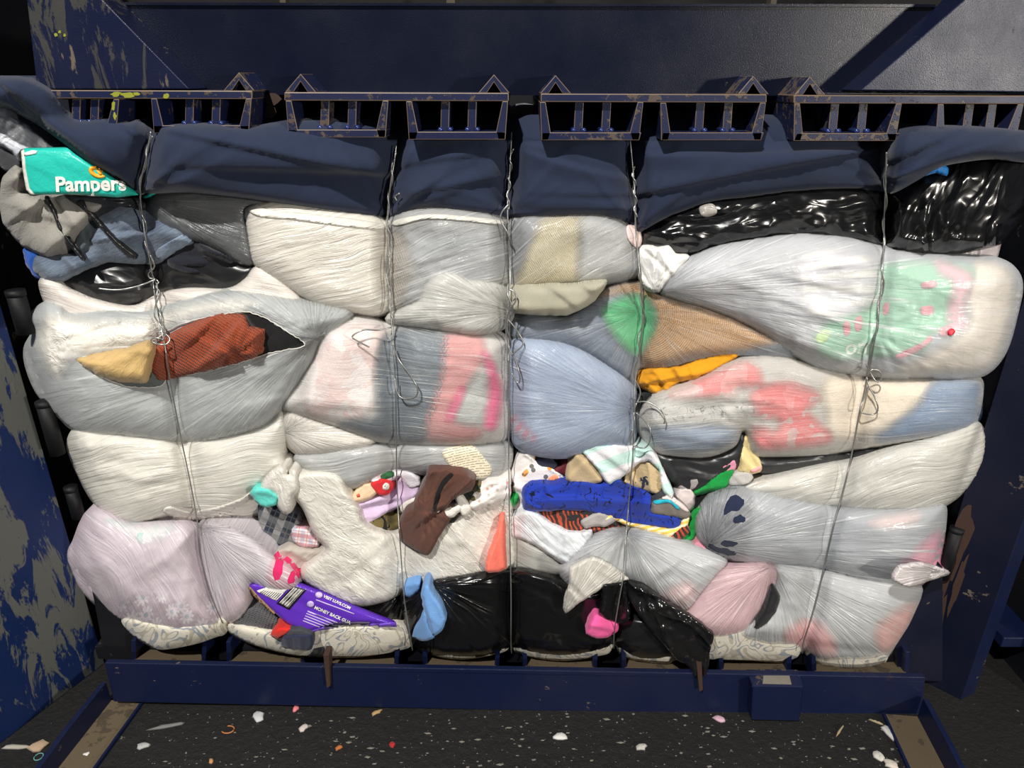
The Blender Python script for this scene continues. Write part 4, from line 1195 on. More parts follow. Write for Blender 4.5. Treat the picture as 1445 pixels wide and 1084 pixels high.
bag('clear bag with white, grey and dusty pink clothes in the middle', [(452, 470), (470, 458), (500, 450), (552, 456), (640, 464), (716, 476), (720, 500), (720, 560), (719, 612), (690, 624), (620, 627), (560, 626), (524, 618), (480, 602), (436, 588), (398, 574), (414, 546), (436, 508)],
    film((211, 211, 207), 0.26, fv=24), cloth((200, 196, 192)), Y=-.015, bulge=.07, R=58, w=[('d', 5, 9, .0032, 12), ('f', 720, 480, 10, .004, 120), ('f', 560, 460, 10, .004, 80)], back=.3,
    inside_=[('white_pink_shirt', 'white and pale pink shirt at the left of the middle bag', 'shirt', [(432, 540), (452, 486), (480, 460), (530, 458), (550, 470), (532, 510), (528, 570), (510, 590), (470, 592), (434, 580)], cloth((232, 212, 208), 'camo', (236, 226, 224), (230, 204, 200), k=.8), .0028),
             ('grey_hoodie', 'grey-navy hoodie in the centre of the middle bag', 'hoodie', [(550, 466), (624, 470), (626, 520), (618, 560), (602, 600), (600, 622), (560, 624), (480, 602), (500, 592), (530, 586), (530, 520)], cloth((84, 98, 112)), .0024),
             ('dusty_pink_tee', 'dusty pink shirt at the right of the middle bag', 'shirt', [(628, 474), (680, 474), (682, 520), (660, 556), (640, 580), (680, 606), (664, 622), (610, 622), (600, 600), (612, 560), (624, 520)], cloth((206, 136, 136)), .0024),
             ('hot_pink_swoosh', 'hot pink printed shirt right in the middle bag', 'shirt', [(682, 496), (692, 505), (706, 540), (706, 580), (698, 604), (684, 602), (690, 560), (690, 530)], cloth((244, 66, 140)), .0014),
             ('hot_pink_streak', 'small hot pink streak in the middle bag', 'cloth', [(630, 588), (640, 564), (652, 546), (654, 556), (640, 590), (634, 596)], cloth((240, 84, 140)), .0014),
             ('grey_tee', 'light grey shirt between the pink patches in the middle bag', 'shirt', [(640, 590), (656, 548), (676, 520), (686, 520), (688, 560), (680, 596), (660, 600)], cloth((176, 178, 176)), .0018)])
bag('white bag with pale contents tucked at the middle bag lower left', [(394, 588), (410, 580), (440, 592), (486, 608), (526, 622), (500, 634), (452, 640), (424, 640), (408, 628), (398, 608)], W_, cloth((214, 202, 194)), Y=-.004, bulge=.04, R=22, w=[('f', 400, 610, 9, .004, 110), ('d', 20, 9, .003)], back=.2)
bag('grey-white bag holding a printed sheet, centre', [(418, 646), (450, 640), (500, 632), (560, 627), (640, 627), (700, 624), (718, 622), (719, 656), (704, 674), (676, 682), (640, 672), (604, 668), (560, 664), (520, 680), (498, 688), (468, 676), (440, 668)],
    film((207, 209, 209), 0.36), cloth((150, 150, 148)), Y=-.006, bulge=.045, R=28, w=[('d', -6, 9, .0045, 9), ('c', 24, .003)], back=.3,
    inside_=[('printed_sheet', 'cream sheet of printed text in the grey-white bag, centre', 'paper', [(624, 640), (640, 632), (664, 629), (682, 646), (694, 664), (684, 674), (660, 676), (640, 664)], cloth((230, 220, 192), 'print', (150, 142, 130), k=2.3, rot=.25, weave=.3), -.0012)])
bag('blue-grey clear bag between third and fourth wires', [(722, 482), (770, 482), (812, 492), (856, 518), (892, 546), (896, 580), (892, 624), (866, 632), (830, 638), (796, 644), (756, 640), (728, 626), (722, 590), (720, 530)],
    film((204, 209, 217), 0.30, fv=22), cloth((128, 146, 176), 'denim', (160, 174, 196)), Y=-.018, bulge=.065, R=50, w=[('f', 900, 580, 9, .006, 190), ('d', 8, 10, .003, 10)], back=.3,
    inside_=[('rose_stripe', 'rose striped cloth at the lower left of the blue-grey bag', 'cloth', [(722, 586), (734, 594), (752, 612), (758, 622), (740, 618), (724, 606)], cloth((220, 150, 170), 'stripe', (206, 190, 206), k=8, rot=.7))])
garm('black_gap_rag', 'black rag in the gap beside the third wire, lower centre', 'rag', [(720, 626), (728, 632), (734, 646), (728, 652), (720, 648)], c_black, Y=.02, bulge=.01, R=6)

# ---- right side
bag('black bag under the navy cloth, right of the fourth wire', [(903, 326), (928, 312), (966, 294), (1010, 282), (1060, 276), (1120, 268), (1200, 264), (1247, 270), (1248, 310), (1244, 344), (1200, 336), (1140, 331), (1080, 336), (1020, 346), (985, 358), (950, 356), (924, 350), (904, 348)],
    BK, None, Y=-.002, bulge=.045, R=30, w=[('d', -6, 26, .008, 5), ('c', 44, .016), ('s', -8, 30, .008, 4)], name='black_bag', step=3.5,
    flaps=[('grey_scuff', [(988, 292), (1006, 288), (1012, 300), (1000, 306), (990, 304)], film((180, 174, 167), 0.56))])
bag('black bag right of the fifth wire under the navy cloth', [(1252, 272), (1280, 258), (1310, 244), (1345, 232), (1390, 226), (1450, 228), (1460, 260), (1446, 300), (1420, 334), (1396, 346), (1340, 356), (1290, 356), (1256, 350), (1250, 310)],
    BK, None, Y=.0, bulge=.055, R=34, w=[('d', -62, 28, .010, 4), ('c', 46, .018), ('s', -60, 34, .010, 3)], name='black_bag', step=3.5)
garm('blue_glove', 'bright blue plastic scrap on the right black bag', 'plastic scrap', [(1306, 247), (1314, 236), (1326, 233), (1337, 238), (1336, 247), (1322, 243)], cloth((24, 132, 216), rough=.4), Y=-.052, bulge=.012, R=6, step=2.5)
garm('blush_bag', 'blush plastic bag sliver at the right end under the black bag', 'plastic film', [(1340, 358), (1380, 350), (1412, 334), (1410, 352), (1404, 370), (1376, 372)], film((214, 203, 205), 0.90), Y=.02, bulge=.025, R=14, w=[('d', -20, 9, .003)])
garm('white_bunch', 'white gathered cloth knot at the fourth wire, right', 'cloth', [(902, 350), (916, 348), (930, 350), (944, 347), (954, 360), (972, 362), (962, 378), (944, 398), (930, 412), (914, 410), (904, 396), (900, 372)], cloth((236, 234, 230)), Y=-.035, bulge=.03, R=14, w=[('g', 925, 412, 16, .007, 80), ('c', 20, .005)], step=3)
mbag, mg = bag('large white bag with mint green clothes at upper right', [(932, 412), (946, 388), (966, 370), (1004, 352), (1060, 340), (1130, 332), (1196, 338), (1246, 350), (1300, 360), (1370, 366), (1410, 368), (1432, 382), (1440, 404), (1434, 440), (1420, 490), (1396, 522), (1364, 532), (1300, 532), (1240, 532), (1196, 526), (1150, 516), (1112, 492), (1056, 458), (1004, 436), (950, 420)],
    film((215, 215, 215), 0.43, rough=.28), cloth((178, 182, 190)), Y=-.02, bulge=.08, R=70, w=[('f', 932, 410, 10, .007, 190), ('d', 14, 11, .003, 12), ('f', 1238, 470, 9, .005, 110)], back=.35,
    inside_=[('ruffled_blouse', 'white ruffled blouse in the upper right bag', 'blouse', [(1124, 380), (1136, 358), (1180, 352), (1232, 366), (1238, 400), (1226, 430), (1196, 442), (1160, 450), (1140, 440), (1128, 410)], cloth((246, 245, 242), 'stripe', (214, 214, 222), k=9), .0013),
             ('mint_pyjamas', 'mint green garment in the upper right bag by the fifth wire', 'garment', [(1150, 476), (1168, 456), (1200, 444), (1232, 428), (1242, 396), (1246, 374), (1310, 368), (1372, 378), (1366, 410), (1352, 440), (1340, 462), (1320, 470), (1304, 494), (1270, 502), (1220, 506), (1172, 506), (1154, 496)], cloth((112, 206, 160)), .0014),
             ('pink_sleeve', 'pink sleeve right of the mint garment in the upper right bag', 'garment', [(1320, 366), (1352, 376), (1372, 390), (1366, 420), (1360, 440), (1364, 462), (1342, 468), (1336, 440), (1344, 400), (1326, 386)], cloth((236, 178, 190)), .0012),
             ('cream_fleece', 'cream fleece at the right end of the upper right bag', 'fleece', [(1376, 372), (1408, 372), (1430, 390), (1430, 430), (1416, 484), (1392, 518), (1330, 526), (1270, 522), (1300, 506), (1346, 478), (1368, 450), (1364, 420)], cloth((238, 226, 208)), .002)])
# prints on the mint garment
mint = next(o for o in COL.objects if o.name.startswith('mint_pyjamas'))
mpk = plain('pink_print', (226, 110, 132), .8); mgn = plain('lime_print', (176, 222, 96), .8)
for pl in ([(1190, 458), (1198, 454), (1200, 470), (1192, 474)], [(1206, 452), (1216, 446), (1216, 464), (1208, 468)], [(1300, 400), (1320, 396), (1322, 404), (1304, 408)], [(1300, 434), (1316, 432), (1316, 444), (1300, 444)],
           [(1246, 432), (1254, 426), (1254, 440), (1248, 446)], [(1264, 502), (1300, 484), (1312, 474), (1316, 480), (1296, 496), (1272, 506)], [(1326, 464), (1340, 460), (1348, 466), (1338, 474), (1328, 474)]):
    sheet('print_shape', mpk, mg, poly=pl, Yoff=.0006, step=3.5, back=.0005, parent=mint, reg=False)
sheet('print_shape', mgn, mg, poly=[(1150, 478), (1160, 466), (1172, 468), (1166, 482), (1154, 484)], Yoff=.0006, step=3.5, back=.0005, parent=mint, reg=False)
text_on('lettering', mg, 'on', (1192, 500), (1, -.05), (.1, -1), 30, plain('cream_print', (226, 236, 220), .8), mint, bold=.02, Yoff=.0004)
tag(sheet('red_tag', plain('red_bead', (214, 30, 54), .5), mg, poly=[(1338, 470), (1344, 464), (1348, 468), (1342, 474)], Yoff=-.003, step=2, back=.003, reg=False), 'tiny red tag poking through the upper right bag', 'tag')

bag('clear bag with red and pink prints at right below the mint bag', [(900, 586), (918, 560), (944, 548), (984, 534), (1030, 512), (1064, 504), (1110, 505), (1156, 516), (1200, 527), (1260, 532), (1330, 534), (1378, 534), (1384, 552), (1378, 586), (1366, 606), (1310, 618), (1240, 628), (1160, 640), (1090, 642), (1062, 640), (1056, 614), (1046, 608), (1036, 628), (1000, 642), (960, 642), (926, 636), (906, 614)],
    film((213, 211, 206), 0.30, fv=24), cloth((186, 182, 176)), Y=-.006, bulge=.06, R=44, w=[('d', -3, 9, .0035, 14), ('f', 1050, 606, 10, .004, 90)], back=.3,
    inside_=[('red_print_shirt', 'washed red shirt left in the red print bag', 'shirt', [(944, 560), (972, 542), (1020, 520), (1062, 512), (1076, 540), (1048, 548), (1030, 560), (990, 560), (960, 566)], cloth((226, 120, 120), 'camo', (228, 150, 148), (214, 176, 172), k=1.0), .002),
             ('coral_shirt', 'coral red shirt in the middle of the red print bag', 'shirt', [(1066, 548), (1120, 540), (1156, 560), (1140, 580), (1166, 606), (1170, 624), (1100, 634), (1070, 630), (1062, 606), (1096, 600), (1060, 580)], cloth((222, 104, 108), 'camo', (224, 128, 130), (206, 164, 162), k=1.1), .002),
             ('grey_lettered_shirt', 'grey lettered shirt across the red print bag', 'shirt', [(916, 570), (944, 564), (1000, 570), (1050, 566), (1064, 582), (1010, 592), (950, 596), (920, 598)], cloth((206, 204, 200), 'outline', (128, 130, 132), k=2), .0016),
             ('slate_jeans', 'slate denim low in the red print bag', 'jeans', [(916, 604), (960, 598), (1036, 604), (1036, 624), (1000, 638), (950, 638), (922, 626)], cloth((110, 130, 156)), .002),
             ('cream_tee', 'cream shirt right of the coral one in the red print bag', 'shirt', [(1168, 534), (1260, 536), (1320, 540), (1290, 572), (1250, 604), (1180, 620), (1166, 580)], cloth((232, 218, 198)), .0022),
             ('blue_denim_roll', 'folded blue denim at the right end of the red print bag', 'denim', [(1320, 538), (1378, 538), (1382, 560), (1372, 600), (1310, 614), (1240, 622), (1258, 602), (1296, 572)], cloth((104, 134, 172)), .0018)])
bag('black film bag stretched under the red print bag', [(908, 640), (930, 640), (966, 646), (1004, 646), (1036, 632), (1048, 610), (1060, 634), (1080, 646), (1130, 644), (1190, 638), (1240, 632), (1204, 648), (1150, 656), (1090, 668), (1060, 662), (1040, 660), (1024, 672), (1004, 690), (980, 700), (958, 690), (946, 674), (930, 654)],
    black_plastic((40, 40, 42), .4, .6), None, Y=.006, bulge=.03, R=20, w=[('d', 10, 12, .003, 8), ('f', 1048, 614, 9, .004, 90)], name='black_bag')
garm('cream_onesie', 'cream cloth with pink trim poking up under the red print bag', 'cloth', [(1043, 664), (1045, 640), (1052, 616), (1060, 634), (1072, 648), (1075, 662), (1062, 668)], cloth((228, 208, 150)), Y=-.012, bulge=.025, R=9, step=3, w=[('s', 60, 12, .005)],
     kids=[('pink_trim', [(1059, 665), (1073, 658), (1074, 663), (1064, 668)], cloth((236, 170, 166)))])
garm('pink_sock', 'small pink sock beside the cream cloth at centre right', 'sock', [(1018, 660), (1024, 650), (1036, 642), (1040, 650), (1036, 662), (1024, 666)], cloth((226, 150, 178)), Y=-.012, bulge=.018, R=7, step=3, w=[('s', -30, 9, .004)])
garm('green_shirt', 'bright green shirt end above the clear bag, centre right', 'shirt', [(978, 694), (996, 684), (1016, 668), (1034, 663), (1032, 676), (1022, 690), (1000, 694), (984, 698)], cloth((22, 140, 62)), Y=-.014, bulge=.022, R=9, step=3, w=[('s', -30, 12, .004)])
garm('green_shorts', 'bright green cloth beside the yellow stripes, centre right', 'shorts', [(972, 736), (978, 724), (990, 716), (998, 724), (994, 736), (984, 744), (978, 762), (958, 764), (962, 750)], cloth((26, 150, 66)), Y=-.014, bulge=.022, R=9, step=3, w=[('s', -50, 11, .004)])
garm('black_shorts', 'black cloth between the two green pieces', 'shorts', [(978, 716), (980, 700), (994, 694), (1008, 692), (994, 706), (990, 716), (982, 722)], c_black, Y=-.004, bulge=.02, R=8, step=3, w=[('s', -40, 12, .004)])
garm('grey_wool', 'fuzzy grey wool cuff right of the green shirt', 'wool cuff', [(1028, 678), (1036, 668), (1056, 666), (1062, 674), (1056, 684), (1032, 686)], cloth((164, 160, 156), 'heather', (196, 192, 188)), Y=-.016, bulge=.016, R=8, step=3)
garm('pale_fleece', 'pale pinkish-grey fleece left of the green shirt', 'fleece', [(952, 700), (960, 690), (974, 690), (980, 700), (978, 716), (970, 722), (958, 714)], cloth((206, 194, 192)), Y=-.012, bulge=.022, R=9, step=3, w=[('n', 16, .005)])
garm('grey_lining', 'grey lining over the black film left of the fleece', 'cloth', [(958, 688), (968, 678), (984, 676), (990, 684), (978, 692), (964, 694)], cloth((150, 142, 142)), Y=-.012, bulge=.014, R=7, step=3)
bag('long white bag at right below the red print bag', [(1052, 690), (1090, 674), (1150, 660), (1210, 648), (1260, 632), (1310, 620), (1360, 604), (1378, 598), (1388, 616), (1386, 648), (1370, 680), (1344, 704), (1316, 716), (1250, 720), (1180, 716), (1120, 708), (1080, 700)],
    W_, cloth((176, 176, 172)), Y=-.012, bulge=.055, R=40, w=[('d', -16, 10, .0045, 9), ('f', 1376, 604, 9, .006, 120)], back=.3)
bag('clear grey bag with torn navy spots at right', [(984, 738), (996, 712), (1016, 694), (1056, 690), (1110, 704), (1180, 716), (1250, 720), (1316, 716), (1332, 716), (1330, 756), (1324, 796), (1340, 807), (1316, 814), (1284, 826), (1220, 816), (1180, 806), (1130, 796), (1080, 796), (1030, 788), (994, 770)],
    film((207, 209, 211), 0.40), cloth((146, 152, 160)), Y=-.022, bulge=.065, R=46, w=[('f', 1000, 770, 10, .005, 170), ('d', 14, 9, .004, 10)], back=.3,
    holes=[[(1022, 726), (1026, 708), (1036, 698), (1050, 706), (1046, 718), (1032, 722)], [(1034, 732), (1044, 727), (1053, 731), (1048, 737), (1038, 738)], [(1016, 766), (1026, 762), (1042, 766), (1038, 771), (1022, 771)], [(1000, 768), (1014, 772), (1040, 780), (1030, 784), (1006, 778)]],
    inside_=[('navy_tee', 'navy blue shirt showing through four tears at right', 'shirt', [(992, 764), (1010, 700), (1040, 692), (1062, 706), (1060, 745), (1050, 786), (1010, 786)], cloth((34, 42, 66)), .0012),
             ('pink_vest', 'pink garment at the right end of the torn clear bag', 'vest', [(1262, 812), (1290, 780), (1312, 758), (1328, 752), (1326, 790), (1334, 806), (1286, 824)], cloth((238, 140, 170)), .002),
             ('coral_tee', 'faint coral garment at the upper right of the torn clear bag', 'shirt', [(1226, 736), (1268, 724), (1300, 724), (1290, 740), (1244, 746)], cloth((226, 190, 184)), .0024)])
garm('rosy_roll', 'rosy cloth roll under the torn clear bag, left end', 'cloth', [(976, 770), (986, 764), (1000, 776), (1022, 786), (1010, 792), (990, 782)], cloth((196, 130, 146)), Y=-.03, bulge=.018, R=7, step=3, w=[('s', 30, 9, .003)])
garm('plastic_spike', 'pointed white plastic tail jutting from the right bale edge', 'plastic film', [(1270, 802), (1300, 796), (1340, 808), (1312, 818), (1282, 828), (1260, 818)], film((224, 216, 216), 0.90), Y=-.125, bulge=.015, R=9, step=3, w=[('f', 1340, 808, 7, .003, 60)], back=.006)
bag('pale bag with pink patches at the lower right corner', [(1092, 796), (1120, 798), (1160, 804), (1210, 816), (1284, 827), (1302, 832), (1300, 852), (1290, 878), (1276, 900), (1262, 924), (1230, 936), (1180, 936), (1148, 930), (1130, 920), (1080, 914), (1030, 900), (1012, 892), (1050, 880), (1080, 850), (1094, 820)],
    film((213, 213, 211), 0.43), cloth((166, 170, 176)), Y=-.018, bulge=.065, R=48, w=[('f', 1090, 796, 10, .007, 200), ('d', 5, 10, .003, 10)], back=.3,
    inside_=[('pink_knit', 'pink knit low at the fifth wire in the corner bag', 'knitwear', [(1106, 900), (1130, 876), (1160, 880), (1180, 910), (1172, 926), (1130, 916)], cloth((236, 140, 144)), .002),
             ('salmon_tee', 'salmon garment at the right end of the corner bag', 'shirt', [(1238, 886), (1252, 872), (1290, 852), (1286, 880), (1272, 904), (1250, 922), (1236, 906)], cloth((236, 160, 150)), .0016)])
garm('white_lining', 'white gauzy cloth scrap under the lower right corner bag', 'cloth', [(1184, 930), (1204, 924), (1244, 922), (1254, 926), (1240, 936), (1212, 942), (1190, 940)], cloth((236, 234, 232)), Y=-.004, bulge=.014, R=6, step=3, w=[('c', 14, .004)])
bag('pale pink bag low on the right beside the black plastic', [(966, 872), (980, 850), (998, 826), (1020, 804), (1050, 797), (1084, 796), (1096, 806), (1088, 836), (1070, 870), (1052, 890), (1024, 898), (998, 896), (978, 886)],
    film((220, 196, 200), 0.59), cloth((232, 186, 194)), Y=-.035, bulge=.06, R=40, w=[('f', 1088, 800, 10, .007, 130), ('f', 968, 874, 9, .004, 80)], back=.25)
garm('black_shoe_lining', 'crumpled black cloth in the tear right of the pink bag', 'cloth', [(1064, 886), (1078, 866), (1086, 844), (1090, 826), (1099, 842), (1094, 862), (1082, 880), (1070, 888)], cloth((28, 28, 32)), Y=-.074, bulge=.018, R=7, step=3, w=[('c', 14, .006)])
bag('white bag with a pointed flap low right of centre', [(792, 806), (800, 794), (830, 766), (854, 750), (890, 747), (930, 754), (972, 768), (1004, 780), (1024, 794), (1010, 818), (990, 842), (970, 862), (934, 846), (904, 828), (884, 822), (852, 824), (836, 834), (820, 830), (804, 826)],
    film((213, 215, 215), 0.48), cloth((172, 174, 178)), Y=-.03, bulge=.06, R=40, w=[('f', 882, 752, 10, .006, 150), ('d', -40, 10, .003)], back=.25,
    inside_=[('blush_blouse', 'blush garment low inside the flapped white bag', 'garment', [(930, 842), (944, 830), (972, 820), (984, 836), (968, 858), (944, 848)], cloth((234, 170, 170)), .002)],
    )
garm('plastic_flap', 'pointed white plastic flap hanging over the black bag, lower centre', 'plastic film', [(806, 802), (836, 788), (862, 798), (886, 818), (858, 825), (838, 836), (814, 852), (797, 865), (798, 846), (804, 826)], WO, Y=-.098, bulge=.012, R=8, step=3, w=[('f', 797, 864, 14, .003, 80)], back=.006)

# ---- loose clothes, centre right
garm('print_onesie', 'white baby onesie with orange and yellow prints', 'onesie', [(722, 690), (722, 664), (730, 646), (740, 640), (752, 646), (764, 658), (780, 662), (798, 676), (800, 686), (774, 684), (748, 690), (738, 706), (736, 720), (722, 722)], cloth((232, 226, 224), 'dots', (232, 150, 60), (110, 106, 104), k=.8), Y=-.004, bulge=.025, R=12, step=3, w=[('s', 30, 18, .006, 4)],
     kids=[('fox_print', [(774, 676), (784, 670), (788, 676), (778, 680)], plain('fox_orange', (240, 150, 110), .8)), ('lion_print', [(738, 668), (744, 662), (746, 666), (740, 672)], plain('lion_orange', (236, 160, 80), .8))])
garm('navy_sleeve', 'navy sleeve end beside the baby onesie', 'sleeve', [(754, 650), (774, 648), (786, 656), (780, 664), (764, 660)], cloth((36, 40, 58)), Y=-.002, bulge=.015, R=7, step=3)
garm('burgundy_lace', 'burgundy lace between onesie and khaki shorts', 'lace', [(780, 664), (790, 658), (802, 650), (802, 670), (790, 668)], cloth((150, 40, 60), 'knit', k=4), Y=-.006, bulge=.014, R=7, step=3)
garm('khaki_shorts', 'khaki shorts with navy motifs, left piece above the blue shirt', 'shorts', [(800, 678), (802, 658), (812, 642), (822, 640), (838, 654), (852, 676), (846, 680), (824, 684)], cloth((190, 168, 132), 'blots', (44, 52, 66), k=.5), Y=-.022, bulge=.022, R=10, step=3, w=[('s', 60, 18, .004)])
garm('khaki_shirt', 'khaki gathered garment with navy motifs, right piece', 'garment', [(880, 682), (886, 662), (904, 650), (918, 652), (930, 664), (934, 680), (932, 698), (918, 694), (896, 688)], cloth((192, 170, 132), 'blots', (44, 52, 66), k=.5), Y=-.026, bulge=.022, R=10, step=3, w=[('s', 78, 9, .004)])
garm('mint_stripe_tee', 'mint and white striped shirt over the khaki pieces', 'shirt', [(824, 638), (840, 630), (866, 628), (900, 632), (916, 636), (930, 652), (940, 676), (950, 696), (946, 702), (936, 690), (932, 664), (918, 650), (902, 652), (884, 668), (860, 683), (848, 668), (836, 652)], cloth((232, 230, 234), 'stripe', (196, 226, 218), k=3.2, rot=1.25), Y=-.042, bulge=.018, R=10, step=3, w=[('s', 50, 24, .004)])
garm('denim_scrap', 'light denim scrap under the khaki shorts', 'denim', [(800, 680), (826, 680), (840, 684), (812, 690), (802, 688)], cloth((130, 146, 176), 'denim', (160, 176, 200)), Y=-.012, bulge=.01, R=5, step=3)
garm('blue_print_shirt', 'royal blue shirt with black animal outlines at centre right', 'shirt', [(738, 690), (752, 682), (780, 684), (812, 680), (846, 684), (872, 676), (890, 684), (912, 694), (920, 704), (920, 724), (950, 728), (962, 732), (958, 746), (930, 744), (886, 738), (850, 728), (820, 720), (780, 720), (742, 720), (738, 704)], cloth((30, 56, 160), 'outline', (10, 14, 34), k=1.5), Y=-.03, bulge=.03, R=14, step=3, w=[('s', 8, 20, .006, 6), ('g', 738, 704, 14, .004, 60)])
garm('grey_stripe_sock', 'grey sleeve with a turquoise stripe right of the blue shirt', 'sleeve', [(920, 712), (928, 704), (944, 702), (962, 712), (974, 726), (968, 732), (946, 728), (920, 724)], cloth((120, 112, 106)), Y=-.038, bulge=.014, R=7, step=3,
     kids=[('turquoise_stripe', [(922, 708), (944, 706), (958, 716), (960, 720), (954, 718), (944, 710), (926, 712)], cloth((40, 178, 200))), ('pink_lining', [(934, 704), (946, 700), (966, 714), (972, 722), (964, 720), (946, 706)], cloth((226, 208, 204)))])
garm('charcoal_sleeve', 'charcoal sleeve above the grey striped sleeve', 'sleeve', [(920, 706), (930, 694), (944, 694), (956, 706), (944, 706), (926, 710)], cloth((56, 58, 64)), Y=-.034, bulge=.012, R=6, step=3)
tig = cloth((52, 44, 38), 'tiger', (180, 72, 48), k=3, rot=.4)
garm('tiger_leggings', 'brown and rust tiger-striped leggings under the blue shirt', 'leggings', [(756, 722), (790, 719), (832, 720), (840, 726), (826, 740), (846, 744), (876, 742), (880, 748), (846, 750), (824, 752), (800, 748), (776, 738)], tig, Y=-.022, bulge=.02, R=9, step=3, w=[('s', 10, 14, .004)])
garm('tiger_cuff', 'rust tiger-striped cuff at the end of the yellow stripes', 'cuff', [(938, 758), (948, 750), (968, 742), (972, 750), (958, 762), (940, 766)], tig, Y=-.036, bulge=.014, R=6, step=3)
garm('dark_brown_fold', 'dark brown cloth fold within the tiger leggings', 'cloth', [(802, 728), (826, 722), (838, 726), (826, 732), (812, 736), (804, 734)], cloth((44, 40, 44)), Y=-.036, bulge=.008, R=5, step=3)
garm('grey_ribbing', 'grey ribbed cloth over the tiger leggings', 'cloth', [(820, 736), (838, 726), (848, 724), (868, 734), (852, 742), (836, 742), (826, 744)], cloth((170, 164, 162)), Y=-.04, bulge=.012, R=6, step=3)
garm('yellow_stripe_shirt', 'yellow and white striped shirt below the blue shirt', 'shirt', [(844, 738), (858, 727), (874, 728), (888, 738), (920, 744), (946, 746), (960, 742), (964, 732), (972, 730), (968, 744), (952, 752), (944, 762), (920, 754), (900, 746), (884, 740), (866, 734)], cloth((240, 200, 90), 'stripe', (246, 232, 190), k=14, rot=.5), Y=-.034, bulge=.016, R=7, step=3, w=[('s', 14, 12, .003)])
garm('grey_hem', 'grey shirt hem above the flapped white bag', 'shirt hem', [(884, 744), (900, 746), (924, 758), (946, 766), (960, 768), (950, 774), (920, 764), (896, 756)], cloth((176, 172, 174)), Y=-.03, bulge=.01, R=5, step=3)
garm('green_scrap', 'small bright green scrap at the third wire', 'cloth scrap', [(716, 706), (724, 700), (730, 702), (728, 710), (722, 714)], cloth((30, 160, 70)), Y=-.035, bulge=.008, R=4, step=2.5)

# ---- loose clothes, centre left
bag('large cream-white bag across the lower centre-left', [(412, 676), (440, 668), (474, 672), (488, 692), (502, 716), (514, 742), (540, 754), (572, 752), (604, 750), (640, 734), (668, 716), (700, 704), (718, 700), (720, 750), (720, 802), (680, 810), (620, 820), (572, 832), (540, 846), (500, 852), (460, 836), (432, 818), (428, 804), (446, 790), (464, 776), (446, 752), (430, 716), (414, 696)],
    WX, cloth((206, 198, 184)), Y=-.03, bulge=.026, R=12, w=[('n', 80, .012), ('d', 40, 14, .002, 5), ('f', 720, 700, 12, .006, 130), ('f', 560, 752, 14, .004, 90), ('c', 30, .006)], back=.3)
garm('coral_shirt_tail', 'fluorescent coral cloth beside the third wire, lower centre', 'cloth', [(686, 806), (690, 786), (702, 756), (708, 732), (711, 732), (712, 770), (714, 800), (704, 806)], cloth((255, 122, 104)), Y=-.068, bulge=.014, R=8, step=3, w=[('s', 85, 12, .003)])
garm('floral_onesie', 'white romper with tiny print by the third wire', 'romper', [(676, 690), (690, 680), (704, 680), (718, 672), (719, 700), (700, 708), (672, 720), (662, 714), (664, 700)], cloth((236, 230, 224), 'dots', (226, 160, 150), (196, 190, 180), k=1.2), Y=-.05, bulge=.02, R=9, step=3, w=[('s', -20, 12, .004)])
garm('lavender_shirt', 'lavender shirt in the open bag, centre left', 'shirt', [(498, 708), (514, 702), (540, 698), (556, 688), (566, 672), (580, 678), (591, 686), (588, 700), (566, 716), (548, 724), (524, 738), (512, 744), (504, 728)], cloth((206, 184, 212)), Y=-.004, bulge=.03, R=14, step=3, w=[('s', -25, 18, .006, 4)])
garm('white_print_tee', 'white shirt with a green leaf print above the lavender one', 'shirt', [(522, 678), (534, 666), (556, 661), (574, 664), (590, 676), (592, 686), (578, 688), (564, 672), (552, 680), (532, 684)], cloth((226, 220, 226)), Y=-.014, bulge=.02, R=9, step=3, w=[('s', 10, 14, .004)],
     kids=[('leaf_print', [(537, 672), (544, 666), (554, 666), (556, 672), (546, 676), (538, 676)], plain('leaf_green', (52, 110, 66), .8))])
garm('dark_grey_sleeve', 'dark grey sleeve at the left of the open bag', 'sleeve', [(478, 676), (500, 684), (522, 678), (526, 684), (508, 692), (496, 700), (488, 690)], cloth((84, 84, 90)), Y=.004, bulge=.014, R=7, step=3)
garm('red_patch_shirt', 'red cloth with a round black and white emblem', 'shirt', [(524, 684), (536, 678), (550, 678), (555, 686), (548, 696), (536, 698), (530, 694)], cloth((214, 44, 50)), Y=-.03, bulge=.012, R=7, step=3,
     kids=[('round_emblem', [(540, 686), (544, 682), (549, 684), (549, 690), (544, 692), (540, 690)], plain('emblem_white', (230, 224, 214), .7)), ('emblem_core', [(542.5, 686), (545, 684.5), (547, 686.5), (545.5, 689), (543, 688.5)], plain('emblem_black', (30, 26, 26), .7))])
garm('peach_doll_cloth', 'peach cloth with small red print left of the red one', 'cloth', [(496, 704), (504, 692), (514, 684), (526, 682), (532, 694), (524, 702), (506, 707)], cloth((228, 196, 162)), Y=-.024, bulge=.014, R=7, step=3, kids=[('red_print', [(503, 699), (507, 697), (508, 701), (504, 702)], plain('red_dot', (210, 80, 60), .7))])
camo = cloth((104, 92, 54), 'camo', (60, 58, 40), (30, 32, 32), k=1.6)
garm('camo_trousers', 'green camouflage trousers at the second wire', 'trousers', [(514, 742), (526, 734), (546, 722), (562, 716), (566, 730), (562, 748), (540, 752), (522, 750)], camo, Y=-.012, bulge=.02, R=9, step=3, w=[('s', -25, 14, .004)])
garm('camo_jacket', 'camouflage cloth behind the brown shirt on its right', 'jacket', [(622, 720), (640, 704), (652, 696), (664, 690), (676, 682), (681, 690), (676, 702), (668, 714), (650, 724), (640, 738), (622, 738)], camo, Y=-.045, bulge=.02, R=9, step=3, w=[('s', 30, 14, .004)])
